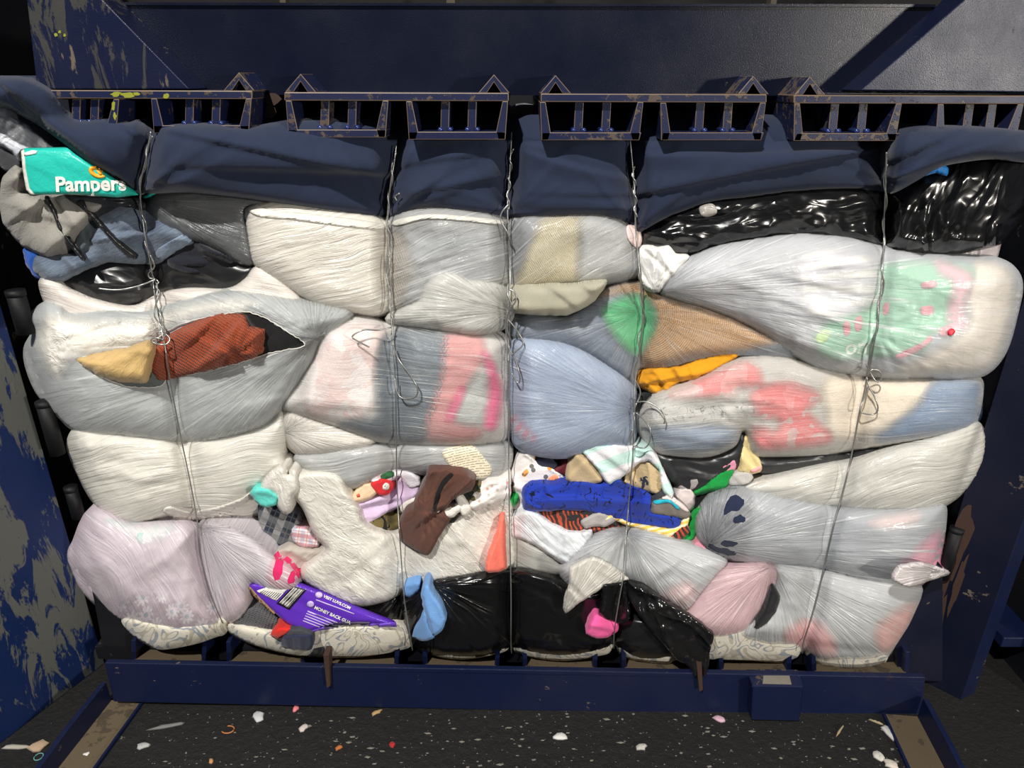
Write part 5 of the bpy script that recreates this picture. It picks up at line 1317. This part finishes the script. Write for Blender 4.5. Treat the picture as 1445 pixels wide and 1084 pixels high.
garm('white_ribbon', 'white cloth strip across the camouflage, lower piece', 'cloth strip', [(614, 722), (620, 718), (636, 716), (648, 712), (650, 720), (638, 728), (620, 732)], cloth((234, 230, 222)), Y=-.064, bulge=.012, R=6, step=3)
garm('white_strap', 'white cloth strip beside the brown shirt, upper piece', 'cloth strip', [(644, 702), (650, 700), (658, 710), (664, 720), (654, 728), (648, 716)], cloth((234, 230, 222)), Y=-.062, bulge=.01, R=5, step=3)
garm('white_tab', 'white cloth tab by the second wire left of the brown shirt', 'cloth strip', [(566, 716), (576, 706), (588, 704), (582, 716), (570, 724)], cloth((230, 226, 216)), Y=-.022, bulge=.01, R=5, step=3)
garm('black_hem', 'black cloth peeking out behind the brown shirt', 'cloth', [(590, 692), (600, 676), (606, 672), (604, 690), (594, 700)], cloth((36, 34, 36)), Y=-.01, bulge=.01, R=5, step=3)
brn, brS = garm('brown_shirt', 'chocolate brown shirt hanging out over the white bag', 'shirt', [(590, 704), (600, 684), (606, 664), (630, 663), (656, 668), (670, 678), (664, 692), (648, 698), (638, 704), (628, 722), (634, 732), (622, 752), (604, 783), (584, 776), (566, 762), (564, 742), (572, 726), (582, 720)], cloth((92, 60, 50)), Y=-.062, bulge=.028, R=14, step=3, w=[('s', -55, 18, .006, 4), ('g', 600, 720, 16, .005, 60)],
     kids=[('black_piping', [(628, 674), (636, 668), (640, 670), (628, 684), (620, 700), (614, 724), (610, 724), (614, 700), (622, 682)], cloth((22, 20, 20)))])
garm('pleated_bag_end', 'crinkled white plastic bag end right of the third wire', 'plastic film', [(722, 732), (738, 722), (756, 724), (772, 736), (796, 748), (818, 752), (834, 748), (836, 762), (818, 784), (798, 796), (780, 786), (760, 772), (738, 760), (724, 756)], film((220, 224, 228), 0.94, rough=.32, fv=10), Y=-.036, bulge=.03, R=18, step=3, w=[('c', 20, .006), ('d', 35, 12, .004)])
bag('clear bag with dark folds below the crinkled white end', [(722, 754), (742, 764), (764, 776), (784, 792), (794, 806), (780, 812), (750, 810), (722, 806)], film((198, 200, 195), 0.36), cloth((160, 158, 150)), Y=-.012, bulge=.03, R=20, step=3.5, w=[('d', 30, 10, .004), ('f', 722, 760, 9, .004, 80)], back=.2)

# ---- black bags along the bottom
bag('black bag bottom centre-left between second and third wires', [(570, 834), (604, 822), (650, 814), (719, 806), (720, 850), (720, 900), (710, 914), (670, 924), (620, 922), (590, 914), (578, 900), (572, 866)],
    BK2, None, Y=-.035, bulge=.045, R=20, step=3.5, w=[('f', 612, 826, 11, .008, 130), ('d', 4, 14, .004)], name='black_bag')
bag('black bag bottom centre between third and fourth wires', [(722, 806), (770, 812), (800, 826), (830, 836), (866, 830), (874, 850), (870, 890), (862, 908), (840, 918), (790, 924), (740, 916), (724, 904), (721, 850)],
    BK2, None, Y=-.035, bulge=.045, R=20, step=3.5, w=[('d', 12, 15, .005, 6), ('c', 30, .004)], name='black_bag')
bag('black bag bottom right of the fourth wire', [(872, 872), (890, 868), (930, 880), (952, 900), (956, 922), (930, 930), (896, 926), (874, 912), (868, 894)], BKs, None, Y=-.03, bulge=.04, R=18, step=3.5, w=[('n', 40, .004)], name='black_bag')
bag('black bag scrap between purple carton and second wire', [(484, 852), (520, 846), (548, 836), (574, 826), (580, 850), (576, 880), (580, 904), (566, 908), (556, 890), (530, 880), (500, 868)], BK, None, Y=.0, bulge=.03, R=20, step=3.5, w=[('f', 574, 828, 10, .006, 80)], name='black_bag')
garm('light_blue_cloth', 'larger light blue cloth fold in the black bag tear', 'cloth', [(596, 834), (602, 826), (612, 842), (622, 856), (628, 874), (623, 888), (612, 896), (604, 874), (597, 852)], cloth((112, 158, 214)), Y=-.094, bulge=.018, R=12, step=3, w=[('s', 70, 20, .004)])
garm('light_blue_sleeve', 'light blue cloth lower left in the same black bag tear', 'sleeve', [(583, 898), (592, 880), (600, 864), (606, 882), (611, 899), (597, 903)], cloth((108, 154, 210)), Y=-.088, bulge=.016, R=10, step=3, w=[('s', 75, 18, .004)])
garm('sky_blue_corner', 'sky blue cloth corner at the top of the black bag tear', 'cloth', [(572, 826), (592, 823), (588, 834), (578, 842), (573, 840)], cloth((112, 160, 218)), Y=-.075, bulge=.008, R=5, step=3)
garm('hot_pink_towel', 'hot pink folded towel in the tear of the black bag', 'towel', [(828, 894), (834, 878), (842, 868), (856, 874), (870, 880), (870, 890), (858, 898), (840, 899)], cloth((242, 92, 160)), Y=-.096, bulge=.018, R=10, step=3, w=[('s', 18, 13, .005)])
blk1 = [(852, 826), (870, 822), (884, 822), (886, 850), (888, 872), (878, 880), (860, 876), (846, 868), (850, 846)]
garm('black_scrap', 'crinkled black plastic flap over the hot pink towel', 'plastic film', blk1, BK, Y=-.098, bulge=.022, R=12, step=3, w=[('c', 14, .006), ('d', 10, 8, .003)], back=.01)
garm('black_drape', 'shiny torn black plastic hanging down over the beam', 'plastic film', [(884, 822), (910, 828), (934, 846), (960, 862), (982, 876), (1006, 896), (1000, 920), (998, 942), (994, 956), (988, 940), (982, 958), (974, 940), (956, 930), (940, 912), (922, 890), (902, 868), (888, 846)], black_plastic((24, 24, 25), .2, 1.0), Y=-.1, bulge=.022, R=16, step=3, w=[('d', 48, 13, .008, 5), ('c', 16, .007)], back=.008)

# ---- purple carton and the clothes around it
pur, puS = garm('purple_carton', 'crushed purple diaper carton with barcode, lower left', 'box', [(340, 818), (352, 822), (380, 826), (418, 822), (450, 834), (500, 856), (556, 878), (559, 884), (520, 880), (470, 880), (432, 893), (404, 880), (384, 862), (362, 842)], card((92, 48, 178), .28), Y=-.058, bulge=.006, R=6, sharp=True, grow=0, step=3, back=.005, lump=.003, w=[('s', 30, 60, .003)], tilt=(-.00004, -.0003),
     kids=[('carton_fold', [(434, 893), (470, 882), (520, 882), (558, 879), (560, 886), (554, 889), (500, 890), (440, 898)], card((112, 70, 190), .3), 1),
           ('torn_rim', [(339, 817), (345, 820), (366, 844), (388, 866), (386, 868), (362, 846), (342, 824)], plain('brown_card', (150, 118, 84), .9), 1)])
m_blkp = plain('black_print', (24, 22, 24), .5)
flat_on('barcode_frame', puS, [(390, 852), (414, 827), (432, 833), (408, 861)], m_blkp, pur, -.0014)
flat_on('barcode_label', puS, [(394, 851), (414.5, 829.5), (428.5, 833.5), (406.5, 858)], m_wht, pur, -.002)
flat_on('barcode_label', puS, [(362, 834), (376, 829), (409, 828), (390, 848), (376, 842)], m_wht, pur, -.002)
for i, wd_ in enumerate((.9, .5, 1.2, .5, .9, .5, 1.1)):
    a = (i + .6) / 7.6
    bx, by, tx, ty = 394 + 12.5 * a, 851 + 7 * a, 414.5 + 14 * a, 829.5 + 4 * a
    flat_on('barcode_line', puS, [(bx, by), (bx + wd_, by + wd_ * .55), (tx + wd_, ty + wd_ * .3), (tx, ty)], m_blkp, pur, -.0026, 8)
for i in range(9):
    a = (i + .4) / 9.
    bx, by, tx, ty = 366 + 24 * a, 836 + 10 * a, 376 + 30 * a, 830 + 0 * a
    flat_on('barcode_line', puS, [(bx, by), (bx + .9, by + .4), ((bx + tx) / 2 + .9, (by + ty) / 2), ((bx + tx) / 2, (by + ty) / 2)], m_blkp, pur, -.0026, 8)
m_lav = plain('lavender_print', (196, 176, 226), .5)
text_on('lettering', puS, 'VISIT LUVS.COM', (456, 843), (.92, .42), (.42, -.9), 5.7, m_wht, pur, bold=.03)
text_on('lettering', puS, 'MONEY BACK GUA', (443, 859), (.92, .40), (.42, -.9), 6.3, m_wht, pur, bold=.03)
for (cx, cy) in ((450, 840), (438, 853)):
    a = np.linspace(0, 2 * math.pi, 13)[:-1]
    flat_on('round_icon', puS, np.stack([cx + 5.2 * np.cos(a), cy + 4.6 * np.sin(a)], 1), m_lav, pur, -.0018, 3)
for i in range(5):
    x, y = 434 - i * 1.6, 862 + i * 3.4
    L = 46 - i * 5
    flat_on('small_print', puS, [(x, y), (x + L * .92, y + L * .36), (x + L * .92 - .6, y + L * .36 + 1.3), (x - .6, y + 1.3)], m_lav, pur, -.0018, 8)
flat_on('small_print', puS, [(446, 846), (500, 866), (499.4, 867.4), (445.4, 847.4)], m_lav, pur, -.0018, 8)
garm('grey_quilt', 'grey quilted cloth left of the purple carton', 'cloth', [(328, 884), (336, 868), (352, 858), (366, 858), (384, 872), (404, 884), (404, 894), (384, 898), (356, 902), (338, 896)], cloth((96, 96, 100), 'knit', k=1.4), Y=-.035, bulge=.03, R=14, step=3, w=[('s', 20, 14, .005)])
garm('red_sleeve', 'small red sleeve below the purple carton', 'sleeve', [(382, 896), (392, 887), (412, 887), (404, 896), (390, 900)], cloth((214, 44, 34)), Y=-.072, bulge=.012, R=6, step=2.5)
garm('charcoal_cuff', 'charcoal ribbed cuff beside the red sleeve', 'cuff', [(404, 898), (410, 889), (426, 888), (440, 894), (436, 900), (414, 900)], cloth((62, 64, 70)), Y=-.078, bulge=.012, R=6, step=2.5)
garm('navy_sock', 'folded navy sock under the purple carton', 'sock', [(398, 912), (400, 900), (416, 896), (436, 896), (440, 906), (438, 916), (416, 916)], cloth((42, 46, 70)), Y=-.085, bulge=.018, R=8, step=2.5, w=[('s', 85, 10, .003)])
garm('pink_lace', 'pink lace trim at the bottom of the daisy bag', 'lace', [(322, 884), (328, 876), (338, 870), (336, 880), (326, 890)], cloth((226, 130, 150), 'knit', k=5), Y=-.03, bulge=.01, R=5, step=2.5)

# ================================================================== binding wires
_G = GMAP.copy()
for dy in range(-2, 3):
    for dx in range(-2, 3):
        _G = np.minimum(_G, np.roll(np.roll(GMAP, dy, 0), dx, 1))


def surf_y(px, py):
    ix = np.clip((np.asarray(px) / 3).astype(int), 0, GW - 1); iy = np.clip((np.asarray(py) / 3).astype(int), 0, GH - 1)
    return _G[iy, ix]


t = NT('galvanised_wire')
n = t.noise(t.pos(400, 400, 400), 1, 2)
t.P(Base_Color=t.mix(n, lin((120, 120, 118)), lin((186, 186, 182))), Roughness=.35, Metallic=.75)
M_wire = t.m
WR = .00145


def spline(pts, step=3.0):
    P = np.array(pts, float)
    out = []
    n = len(P)
    for i in range(n - 1):
        p0 = P[max(i - 1, 0)]; p1 = P[i]; p2 = P[i + 1]; p3 = P[min(i + 2, n - 1)]
        k = max(2, int(np.hypot(*(p2[:2] - p1[:2])) / step))
        for j in range(k):
            q = j / k
            out.append(.5 * ((2 * p1) + (p2 - p0) * q + (2 * p0 - 5 * p1 + 4 * p2 - p3) * q * q + (3 * p1 - p0 - 3 * p2 + p3) * q**3))
    out.append(P[-1])
    return np.array(out)


def smooth1(a, k):
    if len(a) < 5: return a
    k = min(k, len(a) // 2 * 2 - 1)
    pad = np.pad(a, k // 2, mode='edge')
    return np.convolve(pad, np.ones(k) / k, 'valid')[:len(a)]


def strand(name, pts, parent, lift=.004, k=17, rad=WR, wob=None):
    S = spline(pts)
    px, py = S[:, 0], S[:, 1]
    Y = smooth1(surf_y(px, py), k) - lift
    if S.shape[1] > 2: Y = Y - S[:, 2]
    if wob:
        ph = np.cumsum(np.r_[0, np.hypot(np.diff(px), np.diff(py))]) / wob[0] * 2 * math.pi + wob[2]
        px = px + wob[1] * np.cos(ph); Y = Y + wob[1] * .0013 * np.sin(ph)
    return tube(name, PT(px, py, Y), rad, M_wire, parent, 7)


def wire(label, main, twists, loops):
    P = PT(np.array(float(main[-1][0])), np.array(float(main[-1][1])), np.array(0.))
    r = empty('baling_wire', P, label, 'wire')
    strand('main_strand', main, r)
    for pts, pitch, amp, ph in twists:
        strand('twisted_strand', pts, r, lift=.004, wob=(pitch, amp, ph))
    for pts in loops:
        strand('loose_end', [(p[0], p[1], p[2] if len(p) > 2 else .012) for p in pts], r, lift=.004, k=15)
    return r


wire('leftmost baling wire, with a long straight loose end', [(213, 186), (206, 225), (198, 262), (200, 300), (206, 340), (213, 375), (219, 420), (226, 455), (233, 490), (238, 525), (247, 575), (258, 630), (270, 688), (279, 740), (284, 785), (292, 820), (304, 856), (319, 890), (322, 905)],
     [([(213, 192), (206, 225), (199, 258), (196, 280), (203, 310), (207, 345), (214, 375), (219, 400), (224, 440), (230, 470)], 44, 2.4, .3)],
     [[(212, 360), (218, 376), (209, 386), (212, 393), (219, 394), (200, 402), (176, 408), (158, 409), (139, 407)],
      [(219, 394), (224, 398), (220, 404), (226, 414), (220, 430), (218, 446), (226, 458), (232, 470)],
      [(232, 470), (240, 478), (234, 486), (220, 485), (213, 480), (222, 477), (232, 480)]])
wire('second baling wire from the left, with a bent hook end', [(559, 205), (556, 230), (551, 262), (547, 305), (548, 340), (550, 380), (551, 430), (555, 490), (558, 540), (559, 610), (560, 680), (563, 740), (567, 800), (571, 850), (580, 905), (582, 918)],
     [([(557, 215), (552, 255), (547, 300), (549, 340), (549, 400), (552, 440), (555, 480)], 40, 2.0, 0.)],
     [[(552, 462), (535, 466), (512, 466), (497, 475), (506, 482), (521, 490)],
      [(553, 484), (562, 506), (576, 526), (588, 545), (588, 558), (578, 563), (566, 561), (559, 550), (557, 534)],
      [(549, 360), (545, 385), (549, 410), (551, 440)]])
wire('middle baling wire with twisted top and small curled tail', [(722, 186), (720, 225), (718, 262), (716, 292), (718, 340), (720, 390), (719, 450), (719, 520), (718, 600), (718, 660), (719, 740), (721, 830), (721, 905), (722, 922)],
     [([(722, 210), (719, 250), (717, 285), (718, 296)], 26, 2.2, 0.), ([(716, 400), (721, 430), (718, 470), (720, 510)], 46, 2.6, 1.)],
     [[(718, 288), (708, 300), (707, 312), (716, 328), (720, 340)],
      [(717, 408), (726, 412), (728, 424), (718, 440), (714, 462), (718, 490), (728, 510), (734, 535), (730, 540), (722, 526)],
      [(718, 452), (732, 470), (738, 486), (728, 496), (722, 502)]])
wire('fourth baling wire from the left, with wide curled ends', [(889, 196), (893, 240), (896, 280), (897, 320), (901, 370), (905, 410), (907, 450), (903, 490), (896, 540), (895, 590), (893, 640), (888, 700), (882, 770), (879, 815), (873, 850), (867, 890), (866, 915)],
     [([(893, 235), (896, 270), (897, 306)], 24, 2.2, 0.), ([(905, 400), (907, 450), (901, 490), (897, 530), (901, 560), (893, 600), (892, 628)], 52, 2.8, 0.4)],
     [[(897, 568), (912, 567), (928, 575), (938, 588), (937, 598)],
      [(897, 582), (908, 592), (917, 605), (917, 622), (910, 632), (896, 630), (889, 622), (892, 606)]])
wire('rightmost baling wire, with two looped ends', [(1251, 215), (1250, 260), (1248, 300), (1247, 350), (1244, 400), (1240, 440), (1234, 480), (1226, 515), (1220, 550), (1211, 590), (1202, 640), (1190, 690), (1175, 745), (1158, 820), (1145, 870), (1134, 905), (1132, 922)],
     [([(1250, 232), (1249, 290), (1246, 350), (1245, 400), (1238, 450), (1230, 490), (1222, 515)], 58, 2.4, .6)],
     [[(1222, 514), (1228, 526), (1236, 538), (1242, 538), (1244, 530), (1240, 523), (1230, 522), (1226, 530)],
      [(1223, 532), (1226, 545), (1234, 560), (1239, 575), (1236, 583), (1226, 585), (1216, 582), (1214, 574), (1220, 562), (1224, 545)]])
wire_bit = strand('wire_scrap', [(564, 273), (557, 277), (560, 283)], None, lift=.004, rad=.0014)
tag(wire_bit, 'tiny pale thread on the navy cloth beside the second wire', 'thread')

# ================================================================== litter on the floor
def scrap(name, label, cat, px, py, rx, ry, ang, col, h=.004, seed=0, rough=.8):
    r = np.random.RandomState(seed + int(px))
    C = PF(np.array(float(px)), np.array(float(py)))
    s = float(np.linalg.norm(PF(np.array(px + 1.), np.array(float(py))) - C))
    n = 10
    a = np.linspace(0, 2 * math.pi, n + 1)[:-1]
    rr = .65 + .5 * r.rand(n)
    ca, sa = math.cos(ang), math.sin(ang)
    V = []
    for k, (sc, hz) in enumerate(((1, .0005), (.8, h), (.3, h * 1.3))):
        for q, w in zip(a, rr):
            x, y = rx * s * w * sc * math.cos(q), ry * s * 1.5 * w * sc * math.sin(q)
            V.append((C[0] + ca * x - sa * y, C[1] + sa * x + ca * y, hz * (.7 + .6 * r.rand())))
    F = [list(range(n))[::-1], list(range(2 * n, 3 * n))]
    for k in (0, 1):
        for i in range(n):
            j = (i + 1) % n
            F.append([k * n + i, k * n + j, (k + 1) * n + j, (k + 1) * n + i])
    o = mesh_obj(name, V, F, cloth(col, rough=rough))
    tag(o, label, cat)
    return o


LIT = [
    ('plastic_scrap', 'grey-white plastic flake on the floor left of centre', 'scrap', 365, 1012, 8, 8, .8, (186, 188, 188)),
    ('plastic_scrap', 'pale flat flake on the floor at lower left', 'scrap', 202, 1053, 10, 4, .2, (164, 164, 162)),
    ('paper_scrap', 'tan torn paper lying on the dark plate at far lower left', 'paper', 54, 1053, 14, 8, .3, (176, 152, 124)),
    ('plastic_strip', 'long pale streak of plastic at the far lower left', 'strip', 22, 1055, 24, 3, 0, (168, 162, 150)),
    ('pink_fluff', 'small pink fluff ball against the beam, left of centre', 'fluff', 417, 1001, 5, 4, 0, (214, 120, 124)),
    ('red_scrap', 'small red scrap on the floor at lower centre', 'scrap', 553, 1052, 6, 3, -.6, (170, 34, 30)),
    ('white_fluff', 'white fluff beside the right floor guide', 'fluff', 1256, 1036, 8, 14, .2, (196, 194, 190)),
    ('paper_curl', 'pale curled paper left of centre on the floor', 'paper', 428, 1028, 7, 4, .7, (190, 178, 170)),
    ('wood_chip', 'tan wood chip by the beam near the centre', 'wood chip', 532, 1006, 9, 2.4, .6, (168, 138, 92)),
    ('wood_chip', 'orange-brown chip on the floor at bottom left', 'wood chip', 298, 1075, 4, 3, .2, (184, 134, 84)),
    ('orange_chip', 'orange chip left of the red scrap', 'chip', 478, 1056, 6, 3, .6, (170, 100, 50)),
    ('plastic_scrap', 'pink and white scrap at the beam foot, right of centre', 'scrap', 1014, 1015, 10, 4, -.2, (196, 160, 176)),
    ('white_chip', 'whitest chip on the floor right of centre', 'chip', 790, 1040, 12, 4, 0, (206, 204, 200)),
    ('white_chip', 'pale chip low at the bottom edge right of centre', 'chip', 905, 1055, 9, 3.5, .2, (176, 172, 164)),
    ('white_chip', 'pale oval chip near the bottom right', 'chip', 1240, 1068, 8, 6, .2, (190, 186, 178)),
    ('paper_scrap', 'folded pale paper at the bottom right edge', 'paper', 1258, 1080, 12, 6, -.3, (196, 188, 176)),
    ('straw', 'thin tan straw piece on the floor right of centre', 'straw', 1185, 1032, 14, 1.2, .8, (150, 132, 100)),
    ('straw', 'thin straw sliver beside the right floor guide', 'straw', 1236, 1020, 12, 1.0, -.5, (150, 138, 108)),
    ('plastic_strip', 'long grey plastic streak on the left floor', 'strip', 235, 1026, 30, 2.4, .25, (110, 110, 108)),
    ('foil_scrap', 'tiny shiny scrap in the left tray', 'scrap', 122, 1066, 6, 3, .5, (206, 204, 200)),
]
for i, L in enumerate(LIT):
    scrap(*L, seed=i)
# rubber ring and brown band
C = PF(np.array(55.), np.array(1069.))
th = np.linspace(0, 2 * math.pi, 25)
o = tube('rubber_ring', [C + np.array([.009 * math.cos(q), .009 * math.sin(q), .002]) for q in th], .0013, plain('teal_rubber', (98, 150, 146), .6), None, 6)
tag(o, 'small pale teal rubber ring on the lower left plate', 'ring')
C = PF(np.array(322.), np.array(1031.))
o = tube('orange_band', [C + np.array([.014 * math.cos(q), .010 * math.sin(q), .003]) for q in np.linspace(-2.6, 1.9, 20)], .0016, plain('orange_brown_band', (170, 106, 60), .6), None, 6)
tag(o, 'curved orange-brown band on the floor at left', 'band')
# crumbs nobody could count
r = np.random.RandomState(3)
V = []; F = []
for i in range(420):
    px, py = r.uniform(190, 1290), 1000 + 90 * r.rand()**.9 + (r.rand() * 10)
    C = PF(np.array(px), np.array(py)); q = .0006 + .0022 * r.rand()**3
    a = r.rand() * 6.28; e = 1 + 2 * r.rand()
    b = len(V)
    for k in range(4):
        w = a + k * 1.5708
        V.append((C[0] + q * e * math.cos(w) * (1 if k % 2 else 1.6), C[1] + q * math.sin(w) * 1.4, .0006))
    V.append((C[0], C[1], .0008 + q * .6))
    F += [[b + k, b + (k + 1) % 4, b + 4] for k in range(4)]
o = mesh_obj('floor_crumbs', V, F, plain('pale_crumbs', (112, 108, 100), .9), smooth=False)
tag(o, 'pale crumbs and lint sprinkled over the black floor', 'crumbs', kind='stuff')
